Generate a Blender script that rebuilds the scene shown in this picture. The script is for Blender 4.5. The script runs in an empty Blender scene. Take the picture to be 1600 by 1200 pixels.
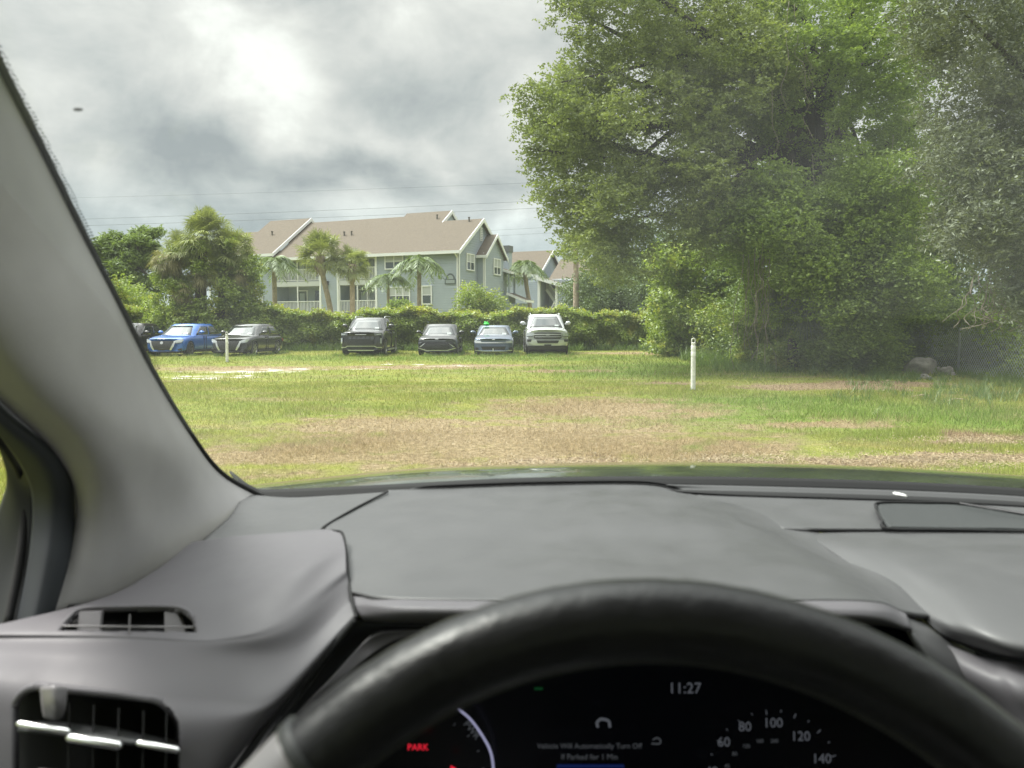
import bpy, bmesh, math, random
import numpy as np
from mathutils import Vector, Matrix, Euler
from mathutils.geometry import tessellate_polygon

random.seed(7); rng = np.random.default_rng(11)
S = bpy.context.scene; C = S.collection
R = math.radians; PI = math.pi

# ------------------------------------------------------------------ camera
FPX, EYE, PITCH = 1203.0, 1.4, math.atan(92/1203)
cam = bpy.data.cameras.new('camera'); camo = bpy.data.objects.new('camera', cam); C.objects.link(camo)
camo.location = (0, 0, EYE); camo.rotation_euler = (PI/2 - PITCH, 0, 0)
cam.sensor_width = 36; cam.lens = 36*FPX/1600; cam.clip_start = 0.02; cam.clip_end = 3000
cam.dof.use_dof = True; cam.dof.focus_distance = 18; cam.dof.aperture_fstop = 10.0
S.camera = camo
# ------------------------------------------------------------------ render look
S.view_settings.view_transform = 'Standard'; S.view_settings.look = 'None'
S.view_settings.exposure = 0.45; S.view_settings.gamma = 1
S.render.engine = 'CYCLES'
S.cycles.use_denoising = True
S.cycles.max_bounces = 8; S.cycles.transparent_max_bounces = 16
S.cycles.diffuse_bounces = 4; S.cycles.caustics_reflective = False; S.cycles.caustics_refractive = False
# ------------------------------------------------------------------ sun
SUN_EL, SUN_AZ = 56, 292          # behind thin cloud, high on the left and a little ahead
sl = bpy.data.lights.new('sun', 'SUN'); sl.energy = 3.4; sl.angle = R(16); sl.color = (1, .965, .90)
so = bpy.data.objects.new('sun', sl); C.objects.link(so)
_d = Vector((math.sin(R(SUN_AZ))*math.cos(R(SUN_EL)), math.cos(R(SUN_AZ))*math.cos(R(SUN_EL)), math.sin(R(SUN_EL))))
so.rotation_euler = _d.to_track_quat('Z', 'Y').to_euler(); so.location = (0, -20, 40)

def px_dir(px, py):
    a = (px-800)/FPX; b = (600-py)/FPX
    return Vector((a, math.cos(PITCH)+b*math.sin(PITCH), -math.sin(PITCH)+b*math.cos(PITCH)))
def W(px, py, Y):
    d = px_dir(px, py); return Vector((0, 0, EYE)) + d*(Y/d.y)
def G(px, py):
    d = px_dir(px, py); return Vector((0, 0, EYE)) + d*(-EYE/d.z)
# ------------------------------------------------------------------ world: overcast sky
wd = bpy.data.worlds.new('World'); S.world = wd; wd.use_nodes = True
class NT:
    def __init__(s, tree): s.t = tree; s.n = tree.nodes; s.l = tree.links
    def new(s, kind, **kw):
        n = s.n.new(kind)
        for k, v in kw.items(): setattr(n, k, v)
        return n
    def inp(s, n, i, v):
        if v is None: return
        if isinstance(v, bpy.types.NodeSocket): s.l.new(v, n.inputs[i])
        else: n.inputs[i].default_value = v
    def m(s, op, a, b=None, c=None, clamp=False):
        n = s.new('ShaderNodeMath', operation=op); n.use_clamp = clamp
        s.inp(n, 0, a); s.inp(n, 1, b); s.inp(n, 2, c); return n.outputs[0]
    def vm(s, op, a, b=None, scale=None):
        n = s.new('ShaderNodeVectorMath', operation=op); s.inp(n, 0, a); s.inp(n, 1, b)
        if scale is not None: s.inp(n, 3, scale)
        return n.outputs['Value'] if op in ('DOT_PRODUCT', 'LENGTH', 'DISTANCE') else n.outputs[0]
    def mix(s, f, a, b, blend='MIX'):
        n = s.new('ShaderNodeMixRGB', blend_type=blend); s.inp(n, 0, f)
        for i, v in ((1, a), (2, b)):
            if isinstance(v, (tuple, list)): v = (*v[:3], 1)
            s.inp(n, i, v)
        return n.outputs[0]
    def noise(s, vec, scale, detail=4, rough=.55, dist=0):
        n = s.new('ShaderNodeTexNoise'); s.inp(n, 'Vector', vec); s.inp(n, 'Scale', scale)
        n.inputs['Detail'].default_value = detail; n.inputs['Roughness'].default_value = rough
        n.inputs['Distortion'].default_value = dist; return n.outputs[0]
    def mr(s, v, a, b, c=0, d=1, smooth=False):
        n = s.new('ShaderNodeMapRange'); n.clamp = True
        if smooth: n.interpolation_type = 'SMOOTHSTEP'
        s.inp(n, 0, v); s.inp(n, 1, a); s.inp(n, 2, b); s.inp(n, 3, c); s.inp(n, 4, d); return n.outputs[0]
    def ramp(s, f, stops):
        n = s.new('ShaderNodeValToRGB'); s.inp(n, 0, f); e = n.color_ramp.elements
        e[0].position, e[0].color = stops[0][0], (*stops[0][1], 1)
        e[1].position, e[1].color = stops[-1][0], (*stops[-1][1], 1)
        for p, c in stops[1:-1]:
            k = e.new(p); k.color = (*c, 1)
        return n.outputs[0]
w = NT(wd.node_tree); w.n.clear()
tc = w.new('ShaderNodeTexCoord').outputs['Generated']
dirn = w.vm('NORMALIZE', tc)
sep = w.new('ShaderNodeSeparateXYZ'); w.l.new(dirn, sep.inputs[0]); dz = sep.outputs[2]
den = w.m('ADD', w.m('MAXIMUM', dz, 0.0), 0.16)
pv = w.new('ShaderNodeCombineXYZ'); w.inp(pv, 0, w.m('DIVIDE', sep.outputs[0], den)); w.inp(pv, 1, w.m('DIVIDE', sep.outputs[1], den))
n1 = w.noise(pv.outputs[0], 1.25, 7, .56, .35)
n2 = w.noise(w.vm('ADD', pv.outputs[0], (4.2, 1.7, 0)), 3.4, 8, .6, .5)
nf = w.noise(w.vm('MULTIPLY', w.vm('ADD', dirn, (2.1, 3.3, .7)), (1, 1, 1.25)), 6.5, 8, .58, .25)
val = w.m('ADD', w.m('MULTIPLY', w.m('SUBTRACT', n1, .5), .62), w.m('MULTIPLY', w.m('SUBTRACT', n2, .5), .28))
val = w.m('ADD', val, w.m('MULTIPLY', w.m('SUBTRACT', nf, .5), 1.15))
val = w.m('ADD', val, .50)
warp = w.vm('ADD', dirn, w.vm('SCALE', w.vm('SUBTRACT', w.new('ShaderNodeTexNoise').outputs[1], (.5, .5, .5)), scale=.0))
wn = w.new('ShaderNodeTexNoise'); w.l.new(dirn, wn.inputs[0]); wn.inputs['Scale'].default_value = 5; wn.inputs['Detail'].default_value = 6
wdir = w.vm('NORMALIZE', w.vm('ADD', dirn, w.vm('SCALE', w.vm('SUBTRACT', wn.outputs[1], (.5, .5, .5)), scale=.22)))
def bump(px, py, rad, amp, sx=1.0):
    """a brighter (or darker) cloud mass round one direction of the sky"""
    global val
    d = px_dir(px, py).normalized()
    df = w.vm('MULTIPLY', w.vm('SUBTRACT', wdir, tuple(d)), (1/sx, 1, 1))
    q = w.m('DIVIDE', w.vm('LENGTH', df), rad/FPX)
    val = w.m('ADD', val, w.m('MULTIPLY', w.m('EXPONENT', w.m('MULTIPLY', w.m('MULTIPLY', q, q), -1.0)), amp))
for b in ((400, 100, 70, .34, 1.3), (470, 180, 60, .36, 1.2), (330, 60, 70, .18, 1.2), (600, 50, 60, .16, .8), (640, 240, 45, .30, 2.6),
          (780, 100, 90, .22, 1), (560, 170, 80, -.12, 1), (300, 235, 50, -.42, 3.6), (520, 275, 34, -.30, 4), (570, 25, 60, .2, 2), (640, 285, 26, -.22, 6), (180, 130, 90, -.02, 1.5),
          (240, 310, 26, .16, 3.0), (830, 365, 26, .34, 1.8), (860, 330, 40, -.1, 2), (700, 320, 26, -.05, 3), (720, 150, 70, -.16, .9)):
    bump(*b[:3], b[3]*1.0, *b[4:])
cl = w.ramp(val, [(0.12, (.33, .36, .375)), (.36, (.47, .495, .50)), (.56, (.61, .62, .615)), (.74, (.74, .745, .73)), (.93, (.93, .94, .92))])
# low on the horizon: thinner, bluish
cl = w.mix(w.mr(dz, .20, .06, 0, .62, True), cl, w.mix(1, w.ramp(val, [(.2, (.72, .72, .72)), (.9, (1.7, 1.7, 1.65))]), (.40, .50, .56), 'MULTIPLY'))
sky = w.new('ShaderNodeTexSky', sky_type='NISHITA'); sky.sun_disc = False; sky.sun_elevation = R(SUN_EL); sky.sun_rotation = R(SUN_AZ)
# bright cloud deck overhead, where the sun stands behind it
zen = w.mr(dz, .40, .80, 1.0, 3.3, True)
sdot = w.vm('DOT_PRODUCT', dirn, tuple(_d)); lobe = w.m('MULTIPLY', w.mr(sdot, .60, 1.0, 0, 1, True), w.mr(dz, .42, .62, 0, 1, True))
zen = w.m('ADD', zen, w.m('MULTIPLY', lobe, 5.5))
cl = w.vm('SCALE', cl, scale=zen)
cl = w.vm('MULTIPLY', cl, (8.9, 8.7, 8.4))
fin = w.mix(.06, cl, sky.outputs[0])
bg = w.new('ShaderNodeBackground'); w.l.new(fin, bg.inputs[0]); bg.inputs[1].default_value = .1
wo = w.new('ShaderNodeOutputWorld'); w.l.new(bg.outputs[0], wo.inputs[0])

# ------------------------------------------------------------------ materials
MATS = {}
def mat(name, col, rough=.6, metal=0, spec=.5, noise=None, bump=None, coat=0, emit=None, trans=0, sheen=0, vec='Object'):
    """noise=(scale, amount[, detail]) varies the base colour; bump=(scale, strength, distance)"""
    if name in MATS: return MATS[name]
    m = bpy.data.materials.new(name); m.use_nodes = True; t = NT(m.node_tree); b = t.n['Principled BSDF']
    b.inputs['Base Color'].default_value = (*col, 1); b.inputs['Roughness'].default_value = rough
    b.inputs['Metallic'].default_value = metal; b.inputs['Specular IOR Level'].default_value = spec
    b.inputs['Coat Weight'].default_value = coat; b.inputs['Coat Roughness'].default_value = .05
    c = t.new('ShaderNodeTexCoord').outputs[vec]
    if noise:
        n = t.noise(c, noise[0], noise[2] if len(noise) > 2 else 4)
        f = t.mr(n, .3, .7, 1-noise[1], 1+noise[1])
        t.l.new(t.vm('SCALE', tuple(col), scale=f), b.inputs['Base Color'])
        t.l.new(t.mr(n, .3, .7, max(0, rough-.07), min(1, rough+.07)), b.inputs['Roughness'])
    if bump:
        n = t.noise(c, bump[0], 3); bn = t.new('ShaderNodeBump'); bn.inputs['Strength'].default_value = bump[1]
        bn.inputs['Distance'].default_value = bump[2]; t.l.new(n, bn.inputs['Height']); t.l.new(bn.outputs[0], b.inputs['Normal'])
    if emit:
        b.inputs['Emission Color'].default_value = (*emit[0], 1); b.inputs['Emission Strength'].default_value = emit[1]
    MATS[name] = m; return m

def leaf_mat(name, dark, light, tr=.35, rough=.5, clump=.5, tint2=None, gloss=.06):
    m = bpy.data.materials.new(name); m.use_nodes = True; t = NT(m.node_tree); t.n.clear()
    at = t.new('ShaderNodeAttribute', attribute_name='tint'); f = at.outputs['Fac']
    pos = t.new('ShaderNodeNewGeometry').outputs['Position']
    n = t.noise(pos, clump, 3)
    g = t.m('ADD', t.m('MULTIPLY', f, .6), t.mr(n, .3, .7, 0, .4))
    col = t.mix(g, dark, light)
    if tint2: col = t.mix(t.mr(t.noise(t.vm('ADD', pos, (7, 3, 5)), clump*1.7, 3), .56, .68), col, tint2)
    d = t.new('ShaderNodeBsdfDiffuse'); t.l.new(col, d.inputs[0])
    q = t.new('ShaderNodeBsdfTranslucent'); t.l.new(t.mix(1, col, (1.25, 1.3, .6), 'MULTIPLY'), q.inputs[0])
    mx = t.new('ShaderNodeMixShader'); mx.inputs[0].default_value = tr; t.l.new(d.outputs[0], mx.inputs[1]); t.l.new(q.outputs[0], mx.inputs[2])
    gl = t.new('ShaderNodeBsdfGlossy'); gl.inputs['Roughness'].default_value = rough; gl.inputs[0].default_value = (.9, .95, .9, 1)
    m2 = t.new('ShaderNodeMixShader'); m2.inputs[0].default_value = gloss; t.l.new(mx.outputs[0], m2.inputs[1]); t.l.new(gl.outputs[0], m2.inputs[2])
    o = t.new('ShaderNodeOutputMaterial'); t.l.new(m2.outputs[0], o.inputs[0]); return m

# ------------------------------------------------------------------ object helpers
def obj(name, me, m=None, parent=None, smooth=False):
    if isinstance(me, bmesh.types.BMesh):
        bm = me; bmesh.ops.recalc_face_normals(bm, faces=bm.faces); me = bpy.data.meshes.new(name); bm.to_mesh(me); bm.free()
    o = bpy.data.objects.new(name, me); C.objects.link(o)
    if m: me.materials.append(m)
    if smooth: me.shade_smooth()
    if parent is not None: o.parent = parent
    return o
def tag(o, label=None, cat=None, group=None, kind=None):
    if label: o['label'] = label
    if cat: o['category'] = cat
    if group: o['group'] = group
    if kind: o['kind'] = kind
    return o
def thing(name, label, cat, loc=(0, 0, 0), rz=0, group=None):
    o = bpy.data.objects.new(name, None); C.objects.link(o); o.location = loc; o.rotation_euler = (0, 0, rz)
    o.empty_display_size = .1
    return tag(o, label, cat, group)
def world_of(o):
    l = Matrix.LocRotScale(o.location, o.rotation_euler, None)
    return l if o.parent is None else world_of(o.parent) @ o.matrix_parent_inverse @ l
def here(parent, o):
    """object built in world coordinates: hang it on its parent without moving it"""
    o.parent = parent; o.matrix_parent_inverse = world_of(parent).inverted(); return o
def box(bm, x0, x1, y0, y1, z0, z1, M=None):
    vs = [bm.verts.new(p) for p in ((x0,y0,z0),(x1,y0,z0),(x1,y1,z0),(x0,y1,z0),(x0,y0,z1),(x1,y0,z1),(x1,y1,z1),(x0,y1,z1))]
    if M is not None:
        for v in vs: v.co = M @ v.co
    for f in ((0,3,2,1),(4,5,6,7),(0,1,5,4),(1,2,6,5),(2,3,7,6),(3,0,4,7)): bm.faces.new([vs[i] for i in f])
    return vs
def bar(bm, p, q, w_, h_=None):
    """square bar from p to q"""
    h_ = h_ or w_; p, q = Vector(p), Vector(q); d = (q-p); L = d.length; d.normalize()
    up = Vector((0,0,1)) if abs(d.z) < .95 else Vector((0,1,0))
    s = d.cross(up).normalized(); u = s.cross(d)
    vs = [bm.verts.new(c + s*a*w_/2 + u*b*h_/2) for c in (p, q) for a, b in ((-1,-1),(1,-1),(1,1),(-1,1))]
    for f in ((0,1,2,3),(7,6,5,4),(0,4,5,1),(1,5,6,2),(2,6,7,3),(3,7,4,0)): bm.faces.new([vs[i] for i in f])
def tube(bm, pts, rad, n=8, closed=False, caps=True):
    pts = [Vector(p) for p in pts]; rads = rad if hasattr(rad, '__len__') else [rad]*len(pts)
    rings = []; N = len(pts); prev = None
    for i, p in enumerate(pts):
        if closed: d = pts[(i+1) % N]-pts[i-1]
        else: d = pts[min(i+1, N-1)]-pts[max(i-1, 0)]
        d.normalize()
        if prev is None:
            s = d.cross(Vector((0,0,1)) if abs(d.z) < .9 else Vector((1,0,0))).normalized()
        else:
            s = (prev - d*prev.dot(d)).normalized()
        prev = s; u = d.cross(s)
        rings.append([bm.verts.new(p + (s*math.cos(2*PI*k/n)+u*math.sin(2*PI*k/n))*rads[i]) for k in range(n)])
    for i in range(N if closed else N-1):
        a, b = rings[i], rings[(i+1) % N]
        for k in range(n): bm.faces.new((a[k], a[(k+1) % n], b[(k+1) % n], b[k]))
    if caps and not closed:
        bm.faces.new(rings[0][::-1]); bm.faces.new(rings[-1])
def split_loose(o):
    """each loose piece of a mesh becomes an object of its own under the same parent"""
    bm = bmesh.new(); bm.from_mesh(o.data); bm.verts.ensure_lookup_table(); seen = set(); groups = []
    for v in bm.verts:
        if v.index in seen: continue
        st, g = [v], []; seen.add(v.index)
        while st:
            a = st.pop(); g.append(a.index)
            for e in a.link_edges:
                b = e.other_vert(a)
                if b.index not in seen: seen.add(b.index); st.append(b)
        groups.append(set(g))
    for k, g in enumerate(groups):
        c = bm.copy(); c.verts.ensure_lookup_table(); bmesh.ops.delete(c, geom=[v for v in c.verts if v.index not in g], context='VERTS')
        me = bpy.data.meshes.new(o.name); c.to_mesh(me); c.free()
        for m in o.data.materials: me.materials.append(m)
        if k == 0: first = me
        else:
            n = bpy.data.objects.new(o.name.split('.')[0], me); C.objects.link(n); n.parent = o.parent; n.matrix_parent_inverse = o.matrix_parent_inverse.copy(); n.location = o.location; n.rotation_euler = o.rotation_euler
    o.data = first; bm.free(); return o
def lathe(bm, prof, n=20, axis='Z', c=(0,0,0)):
    """prof: list of (r, h)"""
    c = Vector(c); rings = []
    for r, h in prof:
        ring = []
        for k in range(n):
            a = 2*PI*k/n; x, y = r*math.cos(a), r*math.sin(a)
            ring.append(bm.verts.new(c + (Vector((x, y, h)) if axis == 'Z' else Vector((h, x, y)) if axis == 'X' else Vector((x, h, y)))))
        rings.append(ring)
    for a, b in zip(rings, rings[1:]):
        for k in range(n): bm.faces.new((a[k], a[(k+1) % n], b[(k+1) % n], b[k]))
    bm.faces.new(rings[0][::-1]); bm.faces.new(rings[-1])
def cr(pts, t):
    """Catmull-Rom through a numpy array of points, t in 0..1 (vectorised)"""
    P = np.asarray(pts, float); n = len(P)-1
    t = np.clip(np.asarray(t, float), 0, 1)*n; i = np.minimum(t.astype(int), n-1); f = (t-i)[:, None]
    g = lambda k: P[np.clip(k, 0, n)]
    p0 = np.where((i == 0)[:, None], 2*g(i)-g(i+1), g(i-1)); p3 = np.where((i == n-1)[:, None], 2*g(i+1)-g(i), g(i+2)); p1, p2 = g(i), g(i+1)
    return .5*((2*p1)+(-p0+p2)*f+(2*p0-5*p1+4*p2-p3)*f*f+(-p0+3*p1-3*p2+p3)*f**3)
def in_poly(x, y, poly):
    c = np.zeros(np.shape(x), bool); n = len(poly)
    for i in range(n):
        x1, y1 = poly[i]; x2, y2 = poly[i-1]
        if y1 == y2: continue
        k = ((y1 > y) != (y2 > y)) & (x < (x2-x1)*(y-y1)/(y2-y1)+x1); c ^= k
    return c
KS = .87                                   # dash and pillar distances in metres = figures below x KS
def patch(name, rows, m, parent, nu=48, nv=36, thick=.004, hole=None, k=KS, away=True):
    """a moulded trim panel: control points (sight angle, distance) joined by a smooth surface, given real thickness"""
    nr = len(rows); tv = np.linspace(0, 1, nv); tu = np.linspace(0, 1, nu)
    rr = np.stack([cr(r, tu) for r in rows])            # nr x nu x 3
    grid = np.stack([cr(rr[:, j], tv) for j in range(nu)], 1)   # nv x nu x 3
    fl = grid.reshape(-1, 3); vs = [W(p[0], p[1], p[2]*k) for p in fl]
    faces = []
    for i in range(nv-1):
        for j in range(nu-1):
            a = i*nu+j; q = (a, a+1, a+nu+1, a+nu)
            if hole is not None:
                c = fl[list(q)].mean(0)
                if any(in_poly(c[0], c[1], h_) for h_ in (hole if isinstance(hole[0], list) else [hole])): continue
            faces.append(q)
    me = bpy.data.meshes.new(name); me.from_pydata([tuple(v) for v in vs], [], faces)
    o = obj(name, me, m, None, True)
    if parent is not None: here(parent, o)
    if thick:
        bm = bmesh.new(); bm.from_mesh(me); bm.normal_update()
        n = sum((f.normal.dot(f.calc_center_median()-Vector((0, 0, EYE))) for f in bm.faces))
        if n > 0: bmesh.ops.reverse_faces(bm, faces=bm.faces)
        bm.normal_update(); bmesh.ops.solidify(bm, geom=bm.faces[:], thickness=thick)
        bm.to_mesh(me); bm.free(); me.shade_smooth()
    return o
def wtube(name, pp, rad, m, parent, n=8, k=KS, closed=False, seg=40):
    pts = cr(np.array(pp+(pp[:1] if closed else []), float), np.linspace(0, 1, seg))
    if closed: pts = pts[:-1]
    bm = bmesh.new(); tube(bm, [W(p[0], p[1], p[2]*k) for p in pts], rad, n, closed)
    o = obj(name, bm, m, None, True); here(parent, o) if parent is not None else None; return o
def text(name, s, size, loc, rot, m, parent=None, ext=.0005, align='CENTER'):
    cu = bpy.data.curves.new(name, 'FONT'); cu.body = s; cu.size = size; cu.extrude = ext; cu.align_x = align; cu.align_y = 'CENTER'
    cu.resolution_u = 3
    t = bpy.data.objects.new(name, cu); C.objects.link(t)
    dg = bpy.context.evaluated_depsgraph_get(); me = bpy.data.meshes.new_from_object(t.evaluated_get(dg)); bpy.data.objects.remove(t)
    o = obj(name, me, None); me.materials.clear(); me.materials.append(m)
    me.transform(Matrix.LocRotScale(Vector(loc), Euler(rot), None))
    if parent is not None: here(parent, o)
    return o
# ================================================================== GROUND
def ellipses(t, pos, lst):
    out = None
    for px, py, rx, ry in lst:
        g = G(px, py)
        q = t.vm('MULTIPLY', t.vm('SUBTRACT', pos, (g.x, g.y, 0)), (1/rx, 1/ry, 0))
        v = t.m('SUBTRACT', 1.0, t.vm('LENGTH', q))
        out = v if out is None else t.m('MAXIMUM', out, v)
    return out
STRAW = [(1560,722,1.4,.5),(1330,728,1.6,.45),(790,690,3.8,3.2),(930,640,2.6,2.6),(430,712,2.0,1.2),(620,665,2.2,1.6),(1270,664,1.6,.6),(1010,552,5,2.2),(640,574,4,1.3),(760,571,3,1.0),(380,576,4,2.0),(880,580,2,.8),(1150,700,1.0,.8)]
MULCH = [(1460,716,2.0,.42),(1290,604,2.6,1.3),(1390,600,2.2,.9),(1530,690,1.0,.4),(1050,600,1.2,.5),(870,728,.9,.35),(1150,722,.7,.35)]
GREEN = [(1230,640,4.5,3.5),(1100,575,5,5),(1450,650,5,2.0),(1050,700,1.6,.9),(960,580,3,4),(500,700,.9,.6),(700,560,14,3)]
SAND = [(372,581,2.2,.8),(300,590,2.3,.22),(430,577,1.6,.45),(700,572,1.3,.35),(590,577,1.5,.3),(640,570,1.6,.3),(330,588,1.9,.2)]
def ground_group():
    ng = bpy.data.node_groups.new('lawn_colour', 'ShaderNodeTree'); ng.interface.new_socket('Color', in_out='OUTPUT', socket_type='NodeSocketColor')
    ng.interface.new_socket('Bare', in_out='OUTPUT', socket_type='NodeSocketFloat')
    t = NT(ng); geo = t.new('ShaderNodeNewGeometry').outputs['Position']
    pos = t.vm('MULTIPLY', geo, (1, 1, 0))
    wn = t.new('ShaderNodeTexNoise'); t.l.new(pos, wn.inputs[0]); wn.inputs['Scale'].default_value = .9; wn.inputs['Detail'].default_value = 5
    wp = t.vm('ADD', pos, t.vm('SCALE', t.vm('MULTIPLY', t.vm('SUBTRACT', wn.outputs[1], (.5, .5, .5)), (1, 1, 0)), scale=2.4))
    nA = t.noise(pos, .35, 4); nB = t.noise(pos, 2.2, 5); nC = t.noise(pos, 14, 4); nD = t.noise(t.vm('MULTIPLY', pos, (.35, 1.6, 0)), .8, 5)
    green = t.mix(t.mr(nA, .35, .65), (.21, .245, .05), (.30, .30, .075))
    green = t.mix(t.mr(nB, .42, .7), green, (.185, .235, .048))
    gm = t.mr(ellipses(t, wp, GREEN), -.1, .5)
    green = t.mix(t.m('MULTIPLY', gm, .7), green, (.135, .215, .040))
    straw = t.mix(t.mr(nC, .3, .7), (.20, .15, .08), (.42, .33, .195))
    sm = t.mr(t.m('ADD', ellipses(t, wp, STRAW), t.m('MULTIPLY', t.m('SUBTRACT', nB, .5), 2.0)), -.02, .5)
    sm2 = t.m('MULTIPLY', t.mr(nD, .52, .66), .55)
    sm = t.m('MAXIMUM', sm, sm2)
    col = t.mix(sm, green, straw)
    mm = t.mr(t.m('ADD', ellipses(t, wp, MULCH), t.m('MULTIPLY', t.m('SUBTRACT', nB, .5), 1.2)), .05, .35)
    col = t.mix(mm, col, t.mix(t.mr(nC, .35, .65), (.15, .105, .065), (.40, .30, .185)))
    nS = t.noise(t.vm('MULTIPLY', pos, (1.1, 2.6, 0)), 1.3, 5)
    sd = t.mr(t.m('ADD', ellipses(t, wp, SAND), t.m('MULTIPLY', t.m('SUBTRACT', nS, .54), 5.0)), .25, .6)
    col = t.mix(sd, col, (.66, .62, .56))
    o = t.new('NodeGroupOutput'); t.l.new(col, o.inputs[0]); t.l.new(t.m('MAXIMUM', sd, mm), o.inputs[1]); return ng
GG = ground_group()
def ground_mat():
    m = bpy.data.materials.new('lawn'); m.use_nodes = True; t = NT(m.node_tree); b = t.n['Principled BSDF']
    g = t.new('ShaderNodeGroup'); g.node_tree = GG; pos = t.new('ShaderNodeNewGeometry').outputs['Position']
    n = t.noise(pos, 38, 4, .7); n2 = t.noise(pos, 9, 4, .6)
    f = t.m('MULTIPLY', t.mr(n, .3, .7, .62, 1.28), t.mr(n2, .3, .7, .8, 1.16))
    t.l.new(t.vm('SCALE', g.outputs[0], scale=f), b.inputs['Base Color']); b.inputs['Roughness'].default_value = .95; b.inputs['Specular IOR Level'].default_value = .1
    bp = t.new('ShaderNodeBump'); bp.inputs['Strength'].default_value = .8; bp.inputs['Distance'].default_value = .05
    t.l.new(t.m('ADD', n, t.m('MULTIPLY', n2, 1.5)), bp.inputs['Height']); t.l.new(bp.outputs[0], b.inputs['Normal']); return m
bm = bmesh.new()
bmesh.ops.create_grid(bm, x_segments=1, y_segments=1, size=1200)
tag(obj('ground', bm, ground_mat()), kind='structure')

# ---- point masks shared with the blade scatter (approximate copies of the shader's patches)
def emask(x, y, lst):
    v = np.full(x.shape, -9.0)
    for px, py, rx, ry in lst:
        g = G(px, py); v = np.maximum(v, 1-np.hypot((x-g.x)/rx, (y-g.y)/ry))
    return v
def np_mesh(name, verts, faces_n, nper, m, tint=None, smooth=False):
    """verts (N,3); faces are consecutive runs of nper verts"""
    me = bpy.data.meshes.new(name); N = len(verts)
    me.vertices.add(N); me.vertices.foreach_set('co', verts.astype(np.float32).ravel())
    me.loops.add(N); me.loops.foreach_set('vertex_index', np.arange(N, dtype=np.int32))
    me.polygons.add(faces_n); me.polygons.foreach_set('loop_start', np.arange(0, N, nper, dtype=np.int32))
    me.polygons.foreach_set('loop_total', np.full(faces_n, nper, np.int32)) if False else None
    me.update(calc_edges=True)
    if tint is not None:
        a = me.attributes.new('tint', 'FLOAT', 'POINT'); a.data.foreach_set('value', np.repeat(tint, nper).astype(np.float32))
    me.materials.append(m); return me
def blades_mat():
    m = bpy.data.materials.new('grass_blade'); m.use_nodes = True; t = NT(m.node_tree); t.n.clear()
    g = t.new('ShaderNodeGroup'); g.node_tree = GG; f = t.new('ShaderNodeAttribute', attribute_name='tint').outputs['Fac']
    c = t.vm('SCALE', g.outputs[0], scale=t.mr(f, 0, 1, .85, 1.55)); c = t.mix(t.mr(f, .86, .9, 0, .6), c, (.40, .33, .17))
    d = t.new('ShaderNodeBsdfDiffuse'); t.l.new(c, d.inputs[0]); q = t.new('ShaderNodeBsdfTranslucent'); t.l.new(c, q.inputs[0])
    mx = t.new('ShaderNodeMixShader'); mx.inputs[0].default_value = .35; t.l.new(d.outputs[0], mx.inputs[1]); t.l.new(q.outputs[0], mx.inputs[2])
    o = t.new('ShaderNodeOutputMaterial'); t.l.new(mx.outputs[0], o.inputs[0]); return m
def blades(x, y, h, wdt, lean=.6):
    n = len(x); a = rng.uniform(0, 2*PI, n); dx, dy = np.cos(a), np.sin(a); la = rng.uniform(0, 2*PI, n); l = h*lean*rng.uniform(0, 1.3, n)
    v = np.zeros((n, 3, 3))
    v[:, 0, 0] = x-dx*wdt; v[:, 0, 1] = y-dy*wdt; v[:, 1, 0] = x+dx*wdt; v[:, 1, 1] = y+dy*wdt
    v[:, 2, 0] = x+np.cos(la)*l; v[:, 2, 1] = y+np.sin(la)*l; v[:, 2, 2] = h
    v[:, :2, 2] = -.005
    return v.reshape(-1, 3)
BM_ = blades_mat()
def scatter(n, y0, y1, side):
    y = np.sqrt(rng.uniform(y0**2, y1**2, n)); x = rng.uniform(-1, 1, n)*(side*y+2); return x, y
vs = []
for n, y0, y1, hh, ww in ((190000, 4.5, 10, .040, .0032), (130000, 10, 19, .050, .006), (90000, 19, 45, .065, .012)):
    x, y = scatter(n, y0, y1, .72)
    st = emask(x, y, STRAW); mu = emask(x, y, MULCH); sa = emask(x, y, SAND); gr = emask(x, y, GREEN)
    pn = np.sin(x*1.7+2*np.sin(y*.9))*np.sin(y*1.3+1.5*np.sin(x*1.1))
    keep = rng.uniform(0, 1, n) < np.clip(1.0-1.3*np.clip(mu+.2, 0, 1)-2*np.clip(sa+.15, 0, 1), .12, 1)
    h = hh*(1+.45*pn)*np.where(gr > .05, 1.5, 1)*np.where(st > 0, .62, 1)*rng.uniform(.5, 1.5, n)
    lean = np.where(st > 0, 2.0, .8)
    vs.append(blades(x[keep], y[keep], h[keep], ww*rng.uniform(.7, 1.3, keep.sum()), lean[keep]))
vs = np.concatenate(vs); nf = len(vs)//3
tag(obj('grass', np_mesh('grass', vs, nf, 3, BM_, rng.uniform(0, 1, nf))), kind='stuff', label='short green and straw coloured lawn grass in front of the car', cat='grass')
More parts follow.
